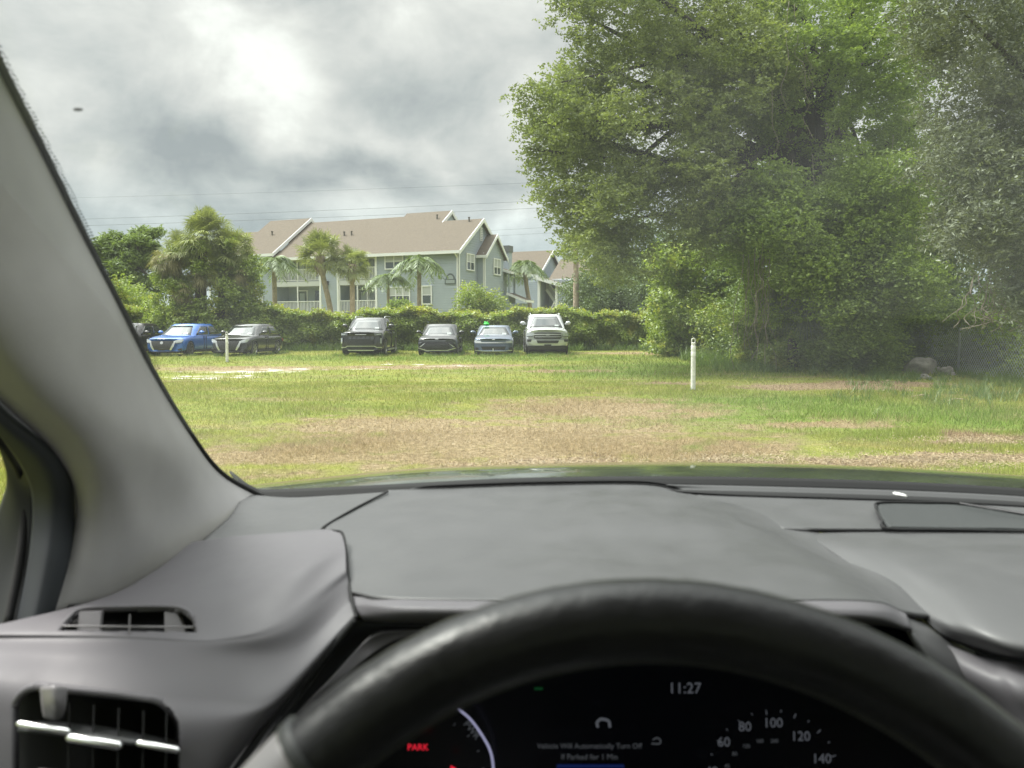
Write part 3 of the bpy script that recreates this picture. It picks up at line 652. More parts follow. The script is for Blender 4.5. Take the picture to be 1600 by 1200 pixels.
def siding(bm, a0, a1, z0, z1, P, lap=.2, prof=None):
    """lapped boards; P(a, out, z) -> local point; prof(z) -> (a0, a1) clips the boards to a gable"""
    n = max(1, int(round((z1-z0)/lap))); h = (z1-z0)/n
    for i in range(n):
        zb, zt = z0+i*h, z0+(i+1)*h
        b0, b1 = (a0, a1) if prof is None else prof(zb); t0, t1 = (a0, a1) if prof is None else prof(zt)
        if b1-b0 < .05: continue
        if t1 < t0: t0 = t1 = (t0+t1)/2
        vs = [bm.verts.new(P(*q)) for q in ((b0, .035, zb), (b1, .035, zb), (t1, .005, zt), (t0, .005, zt), (b0, 0, zb), (b1, 0, zb))]
        bm.faces.new(vs[:4]); bm.faces.new((vs[4], vs[5], vs[1], vs[0]))
def window_unit(root, a0, a1, z0, z1, P, cols=2, blind=.0, rows=2, name='window'):
    """white frame with sashes; P maps (along, out, z) to the building's space"""
    def bx(bm, x0, x1, o0, o1, q0, q1):
        vs = [bm.verts.new(P(x, o, z)) for x, o, z in ((x0,o0,q0),(x1,o0,q0),(x1,o1,q0),(x0,o1,q0),(x0,o0,q1),(x1,o0,q1),(x1,o1,q1),(x0,o1,q1))]
        for f in ((0,3,2,1),(4,5,6,7),(0,1,5,4),(1,2,6,5),(2,3,7,6),(3,0,4,7)): bm.faces.new([vs[i] for i in f])
    w_ = .09; bm = bmesh.new()
    bx(bm, a0, a0+w_, .04, .12, z0, z1); bx(bm, a1-w_, a1, .04, .12, z0, z1); bx(bm, a0+w_, a1-w_, .04, .12, z1-w_, z1); bx(bm, a0+w_, a1-w_, .04, .14, z0, z0+w_)
    for i in range(1, cols): x = a0+(a1-a0)*i/cols; bx(bm, x-.035, x+.035, .04, .105, z0+w_, z1-w_)
    for i in range(1, rows): z = z0+(z1-z0)*i/rows; bx(bm, a0+w_, a1-w_, .04, .10, z-.025, z+.025)
    f = obj(name, bm, TRIM, root)
    bm = bmesh.new(); bx(bm, a0+.02, a1-.02, .036, .06, z0+.02, z1-.02); obj('pane', bm, WGL, f)
    if blind > 0:
        bm = bmesh.new(); bx(bm, a0+w_, a1-w_, .061, .075, z1-w_-(z1-z0)*blind, z1-w_); obj('blind', bm, BLI, f)
    return f
def railing(root, a0, a1, zt, zb, P, step=.14):
    bm = bmesh.new()
    def b(p, q, w1, h1): bar(bm, P(*p), P(*q), w1, h1)
    b((a0, 0, zt), (a1, 0, zt), .09, .06); b((a0, 0, zb), (a1, 0, zb), .06, .05); n = int((a1-a0)/step)
    for i in range(n+1):
        a = a0+(a1-a0)*i/n; b((a, 0, zb+.025), (a, 0, zt-.03), .04, .04)
    return obj('railing', bm, TRIM, root)
def roof_piece(root, x0, x1, ye, ze, yr, zr, rake_r=False, rake_l=False, lift=0.0, rfrom=None, name='roof'):
    bm = bmesh.new(); th = .16; yb = 2*yr-ye
    prof = [(ye, ze), (yr, zr), (yb, ze), (yb, ze-th), (yr, zr-th), (ye, ze-th)]
    A = [bm.verts.new((x0, y, z+lift)) for y, z in prof]; B = [bm.verts.new((x1, y, z+lift)) for y, z in prof]
    n = 6
    for i in range(n): bm.faces.new((A[i], A[(i+1) % n], B[(i+1) % n], B[i]))
    for R_ in (A[::-1], B): bm.faces.new((R_[0], R_[1], R_[4], R_[5])); bm.faces.new((R_[1], R_[2], R_[3], R_[4]))
    r = obj(name, bm, ROOF, root)
    bm = bmesh.new(); box(bm, x0, x1, ye-.06, ye-.004, ze-.24+lift, ze-.0+lift)     # gutter board
    for on, x, s in ((rake_r, x1, 1), (rake_l, x0, -1)):
        if not on: continue
        for ya, za, yb_, zb_ in ((ye-.05 if rfrom is None else rfrom, ze if rfrom is None else ze+(zr-ze)*(rfrom-ye)/(yr-ye), yr, zr), (yr, zr, yb+.05, ze)):
            p = [(ya, za+.03), (yb_, zb_+.03), (yb_, zb_-.30), (ya, za-.30)]
            a = [bm.verts.new((x+s*.004, y, z+lift)) for y, z in p]; c = [bm.verts.new((x+s*.07, y, z+lift)) for y, z in p]
            for i in range(4): bm.faces.new((a[i], a[(i+1) % 4], c[(i+1) % 4], c[i]))
            bm.faces.new(a[::-1]); bm.faces.new(c)
    split_loose(obj('fascia', bm, TRIM, r)); return r
RZ = R(-23.5)
F1 = Frame(717, 62, RZ)
bl = thing('apartment_building', 'large blue grey sided apartment block with brown shingle roof and white balconies behind the hedge', 'building', F1.o, RZ, 'apartment buildings')
PF = lambda a, o, z: Vector((a, -o, z))             # facade: outward is -y
PG = lambda a, o, z: Vector((o, a, z))              # gable wall: outward is +x
fx = lambda px: F1.fac(px)[0]
fz = lambda px, py: F1.fac(px, py)[1]
ZE = F1.fac(717, 388)[1]; SL = .69
xL = fx(330); x425 = fx(430); x502, x529, x589 = fx(502), fx(529), fx(589)
bm = bmesh.new()
for a, b in ((xL, x425), (x502, x529), (x589, -.0)): box(bm, a, b, .0, 7.8, -.3, ZE-.1)
for a, b in ((x425, x502), (x529, x589)): box(bm, a+.001, b-.001, 1.9, 7.7, -.3, ZE-.12)
wl = obj('wall', bm, SID, bl)
for a, b in ((xL, x425), (x502, x529), (x589, 0)): bm = bmesh.new(); siding(bm, a, b, -.2, ZE-.15, PF); obj('siding', bm, SID, wl)
bm = bmesh.new()
gp = lambda z: (max(.0, (z-ZE)/SL), min(7.8, 7.8-(z-ZE)/SL))
siding(bm, 0, 7.8, -.2, ZE, PG); siding(bm, 0, 7.8, ZE, ZE+3.9*SL-.05, PG, prof=gp)
obj('siding', bm, SID, wl)
for x in (xL, x425, x502, x529, x589): bm = bmesh.new(); box(bm, x-.08, x+.08, -.06, .02, -.2, ZE-.1); obj('corner_board', bm, TRIM, bl)
bm = bmesh.new()
box(bm, -.14, .0, -.065, -.037, -.2, ZE-.1); box(bm, .037, .065, -.065, .12, -.2, ZE-.1)
# soffit trim under the recessed bays
obj('corner_board', bm, TRIM, bl)
# roofs
rA = roof_piece(bl, -3.5, .35, -.45, ZE-.45*SL+.12, 3.9, ZE+3.9*SL+.12, rake_r=True)
xB = F1.fac(636, 337, 5.5)[0]; xC = F1.fac(488, 346, 5.2)[0]; xD = F1.fac(425, 348, 5.2)[0]
rB = roof_piece(bl, xB, -3.502, -.45, ZE-.45*SL+.12, 5.5, ZE+5.5*SL+.12, rake_r=True, rfrom=3.7)
rC = roof_piece(bl, xC, xB-.002, -.45, ZE-.45*SL+.12, 5.0, ZE+5.0*SL+.12)
rD = roof_piece(bl, xD, xC-.002, -.45, ZE-.45*SL+.12, 5.0, ZE+5.0*SL+.12, rake_r=True, lift=.42)
rE = roof_piece(bl, xL, xD-.002, -.45, ZE-.45*SL+.12, 4.0, ZE+4.0*SL+.12, rake_r=False)
bm = bmesh.new(); zt = ZE+5.5*SL-.05
bm.faces.new([bm.verts.new(p) for p in ((-3.6, 2.6, ZE+1.5), (-3.6, 5.5, zt), (-3.6, 8.4, ZE+1.5))]); obj('gable_wall', bm, SID, bl)
for px, py in ((425, 357), (549, 353), (538, 366), (683, 342), (733, 345)):
    x, z = F1.fac(px, py, (2.5 if py > 350 else 4.3) if px != 733 else 3.6); y = (2.5 if py > 350 else 4.3) if px != 733 else 3.6
    zz = ZE+y*SL+.12+(.42 if px == 425 else 0); bm = bmesh.new(); lathe(bm, [(.07, -.1), (.07, .3), (.10, .31), (.10, .36)], 10, 'Z', (x, y, zz)); obj('roof_vent', bm, mat('vent_pipe', (.12, .11, .10), .7), bl)
# projecting bay on the gable side
bm = bmesh.new(); box(bm, .002, .70, 3.34, 7.16, -.3, 7.4)
b0 = obj('bay_wall', bm, SID, bl); bm = bmesh.new()
PB = lambda a, o, z: Vector((.70+o, a, z)); PBs = lambda a, o, z: Vector((a, 3.34-o, z))
siding(bm, 3.34, 7.16, -.2, 7.4, PB); siding(bm, 3.34, 7.16, 7.4, 9.0, PB, prof=lambda z: (3.34+(z-7.4)/.87, 7.16-(z-7.4)/.87)); siding(bm, .04, .70, -.2, 7.4, PBs)
obj('bay_siding', bm, SID, b0)
bm = bmesh.new(); box(bm, .60, .70, 3.24, 3.30, -.2, 7.4); box(bm, .737, .765, 3.27, 3.40, -.2, 7.4); obj('bay_corner_board', bm, TRIM, b0)
bm = bmesh.new(); th = .14
prof = [(3.05, 7.2), (5.25, 9.12), (7.45, 7.2), (7.45, 7.06), (5.25, 8.98), (3.05, 7.06)]
A = [bm.verts.new((-1.6, y, z)) for y, z in prof]; B = [bm.verts.new((1.0, y, z)) for y, z in prof]
for i in range(6): bm.faces.new((A[i], A[(i+1) % 6], B[(i+1) % 6], B[i]))
for R_ in (A[::-1], B): bm.faces.new((R_[0], R_[1], R_[4], R_[5])); bm.faces.new((R_[1], R_[2], R_[3], R_[4]))
rb = obj('bay_roof', bm, ROOF, b0); bm = bmesh.new()
for (ya, za), (yb, zb) in (((3.0, 7.16), (5.25, 9.12)), ((5.25, 9.12), (7.5, 7.16))):
    p = [(ya, za+.03), (yb, zb+.03), (yb, zb-.26), (ya, za-.26)]
    a = [bm.verts.new((1.004, y, z)) for y, z in p]; c = [bm.verts.new((1.07, y, z)) for y, z in p]
    for i in range(4): bm.faces.new((a[i], a[(i+1) % 4], c[(i+1) % 4], c[i]))
    bm.faces.new(a[::-1]); bm.faces.new(c)
box(bm, .05, 1.0, 2.98, 3.045, 6.98, 7.2); obj('bay_fascia', bm, TRIM, rb)
# windows
def fwin(x0, y0, x1, y1, cols, blind=0, rows=2): 
    window_unit(bl, fx(x0), fx(x1), fz((x0+x1)/2, y1), fz((x0+x1)/2, y0), PF, cols, blind, rows)
fwin(603, 395, 632, 421, 2, .5); fwin(609, 448, 642, 476, 3, .42); fwin(660, 446, 676, 476, 1, .45)
fwin(394, 416, 412, 431.5, 2, 0); fwin(394, 454, 412.5, 481, 2, .45)
def gwin(x0, y0, x1, y1, x, P, cols=2, blind=0, rows=2):
    a0, zt = F1.gab(x0, y0, x); a1, _ = F1.gab(x1, y0, x); _, zb = F1.gab((x0+x1)/2, y1, x); window_unit(bl, a0, a1, zb, zt, P, cols, blind, rows)
gwin(727.5, 395, 740, 423, 0, PG, 2, .45); gwin(770, 403, 781, 430, .7, PB, 2, .5)
gwin(728, 447, 741, 477, 0, PG, 2, .3)
bm = bmesh.new(); y, z = F1.gab(751, 366, 0); box(bm, .04, .10, y-.22, y+.22, z-.55, z+.55); gv = obj('gable_vent', bm, TRIM, bl)
bm = bmesh.new()
for k in range(7): box(bm, .101, .115, y-.17, y+.17, z-.48+k*.145, z-.42+k*.145)
obj('louvre', bm, mat('vent_slot', (.25, .27, .28), .8), gv)
# building number plate near the corner
bm = bmesh.new(); x, z = F1.fac(704, 436); lathe(bm, [(.42, -.055), (.42, -.04)], 20, 'Y', (x, 0, z+.02)); box(bm, x-.5, x+.5, -.065, -.041, z-.42, z+.0)
pl_ = obj('number_plate', bm, mat('plate_dark', (.10, .12, .13), .6), bl)
bm = bmesh.new(); box(bm, x-.40, x+.40, -.075, -.067, z-.33, z-.08); lathe(bm, [(.28, -.062), (.28, -.058)], 18, 'Y', (x, 0, z+.04)); obj('plate_face', bm, GREYW, pl_)
# balconies
for a, b, pc in ((x425, x502, 467), (x529, x589, 560)):
    a += .08; b -= .08; mid = (a+b)/2; P_ = lambda q, o, z: Vector((q, .1-o, z))
    zs = fz(pc, 443.5 if pc == 467 else 441)           # slab of the upper balcony
    bm = bmesh.new(); box(bm, a, b, .0, 1.89, zs-.22, zs+.2); box(bm, a, b, .0, 1.89, zs-2.95, zs-2.65); box(bm, a, b, .1, 1.89, ZE-.42, ZE-.25)
    box(bm, a, b, -.02, .1, ZE-.50, ZE-.12)
    bal = thing('balcony', None, None); bal.parent = bl
    split_loose(obj('balcony_slab', bm, FLOORM, bal))
    for x in (a+.05, mid, b-.05):
        for q0, q1 in ((zs-2.6, zs-.22), (zs+.2, ZE-.5)): bm = bmesh.new(); bar(bm, (x, .06, q0), (x, .06, q1), .09); obj('post', bm, TRIM, bal)
    if pc == 560: bm = bmesh.new(); bar(bm, (a+(b-a)*.76, .06, zs-2.6), (a+(b-a)*.76, .06, zs-.22), .05); obj('post', bm, TRIM, bal)
    railing(bal, a+.05, b-.05, zs+.2+1.05, zs+.2+.1, P_, .15); railing(bal, a+.05, b-.05, zs-2.6+1.05, zs-2.6+.1, P_, .15)
    for k, zz in ((0, zs-2.65), (1, zs+.2)):
        bm = bmesh.new(); d0 = a+(b-a)*.22; box(bm, d0-.12, d0+1.05, 1.82, 1.899, zz, zz+2.2); dj = obj('door_frame', bm, TRIM, bal)
        bm = bmesh.new(); box(bm, d0, d0+.93, 1.80, 1.819, zz+.02, zz+2.08); dd = obj('door', bm, mat('dark_door', (.16, .19, .20), .5), dj)
        bm = bmesh.new(); box(bm, d0+.2, d0+.73, 1.785, 1.799, zz+.3, zz+1.9); obj('door_pane', bm, DOORM, dd)
        bm = bmesh.new(); box(bm, mid+.5, b-.4, 1.82, 1.899, zz+.5, zz+2.1); obj('balcony_window', bm, WGL, bal)
bm = bmesh.new(); x, z = F1.fac(512, 442.5); box(bm, x-.13, x+.13, -.3, -.04, z-.18, z+.18); obj('wall_lamp', bm, mat('black_lamp', (.03, .03, .03), .4), bl)
bm = bmesh.new(); tube(bm, [(-.12, -.5, ZE-.35), (-.08, -.3, ZE-.55), (-.07, -.12, ZE-.75), (-.07, -.12, 0)], .05, 8); obj('downpipe', bm, TRIM, bl)
# low porch at the far end of the gable side
bm = bmesh.new(); box(bm, .1, 1.25, 7.2, 8.6, -.3, 4.0); box(bm, .1, .4, 7.2, 8.6, 4.0, 6.2); box(bm, 1.26, 2.5, 7.3, 8.5, -.3, 3.3)
for y in (7.25, 8.45): box(bm, 1.1, 1.25, y, y+.14, 4.0, 5.9)
pw = obj('porch_wall', bm, SID, bl); bm = bmesh.new()
for p in ((( -.1, 7.1), (1.45, 8.8), 6.55, 6.05), ((1.1, 7.0), (2.9, 8.8), 4.25, 3.55)):
    (xa, ya), (xb, yb), za, zb = p
    vs = [bm.verts.new(q) for q in ((xa, ya, za), (xb, ya, zb), (xb, yb, zb), (xa, yb, za), (xa, ya, za-.16), (xb, ya, zb-.16), (xb, yb, zb-.16), (xa, yb, za-.16))]
    for f in ((0,3,2,1),(4,5,6,7),(0,1,5,4),(1,2,6,5),(2,3,7,6),(3,0,4,7)): bm.faces.new([vs[i] for i in f])
prf = split_loose(obj('porch_roof', bm, ROOF, pw)); bm = bmesh.new()
bar(bm, (-.1, 7.06, 6.47), (1.45, 7.06, 5.97), .06, .2); bar(bm, (1.5, 7.06, 5.97), (1.5, 8.8, 5.97), .06, .2); bar(bm, (1.1, 6.96, 4.17), (2.9, 6.96, 3.47), .06, .2); bar(bm, (2.94, 6.96, 3.47), (2.94, 8.8, 3.47), .06, .2)
split_loose(obj('porch_trim', bm, TRIM, pw))
bm = bmesh.new(); c = F1.I @ W(791, 400, 73); box(bm, c.x-.42, c.x+.42, c.y-.4, c.y+.4, 5, 8.2); ch = obj('chimney', bm, SID, bl)
bm = bmesh.new(); box(bm, c.x-.5, c.x+.5, c.y-.48, c.y+.48, 8.2, 8.8); obj('chimney_cap', bm, mat('cap_dark', (.12, .13, .13), .7), ch)
# ---- second building
F2 = Frame(842, 76, RZ)
b2 = thing('apartment_building', 'farther small blue grey building with an open white stair behind the silver vehicle', 'building', F2.o, RZ, 'apartment buildings')
g2 = lambda px, py, y=0: F2.fac(px, py, y)
xa, xs, xe = g2(842, 500)[0], g2(869.5, 500)[0], g2(891, 500)[0]; z0, z1 = g2(842, 433)[1], g2(891, 449)[1]
bm = bmesh.new()
box(bm, xs, xe, 0, 3.9, -.3, z1-.05); box(bm, xa, xs-.001, 2.4, 3.8, -.3, z0-.15); box(bm, xa-.0, xa+.15, .15, 2.39, -.3, z0-.1)
w2 = obj('wall', bm, SID, b2); bm = bmesh.new(); siding(bm, xs, xe, -.2, z1-.05, PF)
vs = [bm.verts.new(q) for q in ((xs, -.02, z1-.05), (xe, -.02, z1-.05), (xs, -.02, z1+(z0-z1)*.44))]; bm.faces.new(vs); obj('siding', bm, SID, w2)
bm = bmesh.new()
vs = [bm.verts.new(q) for q in ((xa-.35, -.4, z0+.1), (xe+.4, -.4, z1-.1), (xe+.4, 4, z1-.1), (xa-.35, 4, z0+.1), (xa-.35, -.4, z0-.1), (xe+.4, -.4, z1-.3), (xe+.4, 4, z1-.3), (xa-.35, 4, z0-.1))]
for f in ((0,3,2,1),(4,5,6,7),(0,1,5,4),(1,2,6,5),(2,3,7,6),(3,0,4,7)): bm.faces.new([vs[i] for i in f])
rs = obj('stair_roof', bm, ROOF, b2); bm = bmesh.new(); bar(bm, (xa-.4, -.44, z0), (xe+.45, -.44, z1-.2), .07, .34); obj('fascia', bm, TRIM, rs)
bm = bmesh.new()
for x in (xa+.0, xs+.0): box(bm, x-.12, x+.12, -.1, .14, -.3, (z0 if x < xs-1 else z1+.5)-.25)
obj('stair_post', bm, TRIM, b2)
bm = bmesh.new(); n = 9; zl = 2.75        # two flights meeting at a landing
for i in range(n):
    t0, t1 = i/n, (i+1)/n; xx = xa+.3+(xs-xa-.6)*(t0+t1)/2; hw = (xs-xa-.6)/n/2
    box(bm, xx-hw, xx+hw, .3, 1.2, .2+zl*.9*t0, .2+zl*.9*t0+.08); box(bm, xx-hw, xx+hw, 1.3, 2.3, zl+.4+(1-t0)*1.7, zl+.48+(1-t0)*1.7)
stt = obj('stairs', bm, GREYW, b2); bm = bmesh.new()
for (za, zb, y) in ((.25, zl, .25), (zl+.4+1.8, zl+.5, 1.25)):
    p, q = Vector((xa+.3, y, za)), Vector((xs-.3, y, zb)); bar(bm, p, q, .06, .28); bar(bm, p+Vector((0, 0, 1)), q+Vector((0, 0, 1)), .07, .08)
    for k in range(13): r = p.lerp(q, k/12); bar(bm, r, r+Vector((0, 0, 1)), .04)
obj('stair_railing', bm, TRIM, stt)
# rear blocks with their roofs
xf0, zf0 = g2(868, 437, 4.2); xf1 = g2(925, 437, 4.2)[0]
bm = bmesh.new(); box(bm, xf0-3, xf1, 4.2, 11, -.3, zf0); siding(bm, xf0-3, xf1, 1.0, zf0, lambda a, o, z: Vector((a, 4.2-o, z))); obj('rear_wall', bm, SID, b2)
zr_ = g2(880, 405, 7.4)[1]; roof_piece(b2, xf0-.6, xf1+.3, 3.8, zf0+.05, 7.4, zr_, rake_l=False)
xg, zg = g2(864.5, 391, 8.5); xh = g2(800, 391, 8.5)[0]; ze_ = g2(848, 428, 4.6)[1]
roof_piece(b2, xh, xg, 4.6, ze_, 8.5, zg, rake_r=True)
bm = bmesh.new(); box(bm, xh, xg-.4, 4.9, 12.1, -.3, ze_-.1); siding(bm, 4.9, 12.1, 0, ze_, lambda a, o, z: Vector((xg-.4+o, a, z)))
sl2 = (zg-ze_)/3.9; siding(bm, 4.9, 12.1, ze_, zg-.1, lambda a, o, z: Vector((xg-.4+o, a, z)), prof=lambda z: (4.9+(z-ze_)/sl2, 12.1-(z-ze_)/sl2)); obj('block_wall', bm, SID, b2)

# power lines far behind
WIRE = mat('power_wire', (.07, .08, .085), .6)
for i, (y0, y1, lb) in enumerate(((305, 283, 'highest thin power line crossing the sky'), (341, 310.5, 'middle power line, just above the next one'), (351, 322, 'third power line from the top of the sky'), (387, 352, 'power line ending above the gap beside the oak'), (395, 361, 'lowest power line just above the far roofs'))):
    a, b = W(-200, y0+10*(1 if i < 3 else 1.2), 118), W(1000, y1-5, 118); pts = []
    for k in range(25): t = k/24; p = a.lerp(b, t); p.z -= 1.3*4*t*(1-t)*.35; pts.append(p)
    bm = bmesh.new(); tube(bm, pts, .020 if i in (1, 2) else .013, 5); tag(obj('power_line', bm, WIRE), lb, 'power line', 'power lines across the sky')

# ================================================================== POSTS, FENCE, ROCKS
PW = mat('post_white', (.64, .64, .59), .6, noise=(14, .22, 8)); PB_ = mat('post_band', (.82, .82, .80), .35); PDK = mat('post_dark', (.05, .05, .05), .7)
def delineator(px, py, label, h=1.12, lean=0.0):
    g = G(px, py); t = thing('marker_post', label, 'post', (g.x, g.y, 0), 0, 'white marker posts on the lawn'); t.rotation_euler = (0, lean, 0)
    bm = bmesh.new(); lathe(bm, [(.056, -.02), (.052, .02), (.050, h*.45), (.048, h*.86), (.044, h*.87), (.044, h*.895), (.048, h*.90), (.046, h*.915), (.036, h*.92)], 18); obj('tube', bm, PW, t, True)
    bm = bmesh.new(); pts = [(-.030, 0, h*.915), (-.036, 0, h*.95), (-.030, 0, h*.985), (0, 0, h), (.030, 0, h*.985), (.036, 0, h*.95), (.030, 0, h*.915)]
    tube(bm, [Vector(p) for p in cr(np.array(pts), np.linspace(0, 1, 16))], .011, 8); obj('handle_loop', bm, PW, t, True)
    for z in (.66, .78):
        bm = bmesh.new(); lathe(bm, [(.0515, h*z), (.0522, h*z+.005), (.0515, h*z+.075), (.0505, h*z+.08)], 18); obj('reflective_band', bm, PB_, t, True)
    bm = bmesh.new(); lathe(bm, [(.10, -.01), (.10, .012), (.07, .022)], 16); obj('base', bm, PDK, t, True)
delineator(1083, 610, 'nearer white tubular marker post standing alone on the right lawn', 1.12, -.012)
delineator(355, 566, 'farther white marker post in front of the black sedan', 1.14, .012)
# chain link fence along the right
FENCE = thing('chain_link_fence', 'grey chain link fence with a steel post and top rail under overhanging leaves', 'fence', (13, 22.6, 0))
GALV = mat('galvanised', (.42, .45, .46), .45, .6, noise=(6, .1)); fa, fb = Vector((12.6, 18.2, 0)), Vector((13.6, 31, 0)); HF = 1.53
P1497 = G(1497, 583)
fdir = (fb-fa).normalized(); Lf = (fb-fa).length
def fpt(s, z): return fa+fdir*s+Vector((0, 0, z))
for s in (-6.5, -1.0, None, 8.8, 13.2):
    bm = bmesh.new(); p = Vector((P1497.x, P1497.y, 0)) if s is None else fpt(s, 0)
    lathe(bm, [(.032, -.05), (.032, HF+.03), (.02, HF+.06), (.0, HF+.07)], 10, 'Z', p); here(FENCE, obj('fence_post', bm, GALV, None, True))
bm = bmesh.new(); tube(bm, [fpt(-6.5, HF), fpt(0, HF-.01), fpt(7, HF+.01), fpt(13.2, HF)], .022, 8); here(FENCE, obj('top_rail', bm, GALV, None, True))
bm = bmesh.new(); st = .12; n = int((Lf+6.5+HF)/st)
for i in range(n):
    s = -6.5+i*st-HF
    for sg in (1, -1):
        s0, s1 = (s, s+HF) if sg == 1 else (s+HF, s); z0_, z1_ = .03, HF-.02
        a, b = fpt(s0, z0_), fpt(s1, z1_); nrm = Vector((fdir.y, -fdir.x, 0))*.004*sg
        bar(bm, a+nrm, b+nrm, .0048)
here(FENCE, obj('wire_mesh', bm, mat('fence_wire', (.45, .47, .47), .5, .3)))
n = 16000; s = rng.uniform(-7, 13.4, n); fo = np.array([fa.x, fa.y]); dd_ = np.array([fdir.x, fdir.y])
amt = .5+.5*np.sin(s*1.3)+.3*np.sin(s*3.1); hang = rng.exponential(.16, n)*(.6+amt)
z = HF+.12-hang+rng.normal(0, .05, n); xy = fo+dd_*s[:, None]+rng.normal(0, .13, (n, 2)); cc = np.column_stack([xy, z])
fv = foliage('fence_vine', cc, OAK2, .10, .065, None); here(FENCE, fv)
n = 9000; s = 6+rng.uniform(0, 8, n); xy = fo+dd_*s[:, None]+rng.normal(0, .2, (n, 2)); cc = np.column_stack([xy, rng.uniform(0, 1.7, n)*rng.uniform(.4, 1, n)])
here(FENCE, foliage('fence_vine', cc, DKG, .11, .07, None))
def rock(px, py, w_, h_, label, seed):
    g = G(px, py); bm = bmesh.new(); bmesh.ops.create_icosphere(bm, subdivisions=4, radius=1); rg = np.random.default_rng(seed); k = rg.normal(size=(9, 3))*2.2; ph = rg.uniform(0, 6, 9)
    for v in bm.verts:
        p = np.array(v.co); d = 1+sum(.11*math.sin(k[i] @ p+ph[i]) for i in range(6))+sum(.05*math.sin(2.6*k[i] @ p+ph[i]) for i in range(9))
        v.co = Vector((p[0]*w_*d, p[1]*w_*.7*d, max(-.1, p[2]*h_*d)))
    o = obj('boulder', bm, mat('limestone', (.27, .25, .22), .9, noise=(4, .3, 8), bump=(9, .9, .05)), None, True); o.location = (g.x, g.y, .02); tag(o, label, 'rock', 'rocks by the fence'); return o
rock(1452, 583, .52, .36, 'largest pale limestone boulder at the foot of the wire fence', 1)
rock(1482, 586, .22, .17, 'small rock just right of the large boulder', 2)
rock(1413, 580, .17, .14, 'small brown rock left of the large boulder', 3)
rock(1446, 592, .16, .09, 'flat little rock in front of the large boulder', 5)
# fallen bits on the lawn
for px, py, L, a, lb in ((1445, 622, .55, .1, 'short dry stick lying on the grass near the boulder'), (1497, 628, .5, .3, 'pale dry stick on the right lawn nearest the fence post'), (1388, 598, .25, .8, 'yellow dead leaf cluster on bare soil left of the boulder')):
    g = G(px, py); bm = bmesh.new(); tube(bm, [(-L/2, 0, .03), (-L*.1, .02, .06), (L*.2, -.01, .05), (L/2, .03, .03)], [.012, .016, .013, .006], 6)
    o = obj('fallen_stick', bm, mat('dry_stick', (.42, .33, .22), .9)); o.location = (g.x, g.y, 0); o.rotation_euler = (0, 0, a); tag(o, lb, 'stick')
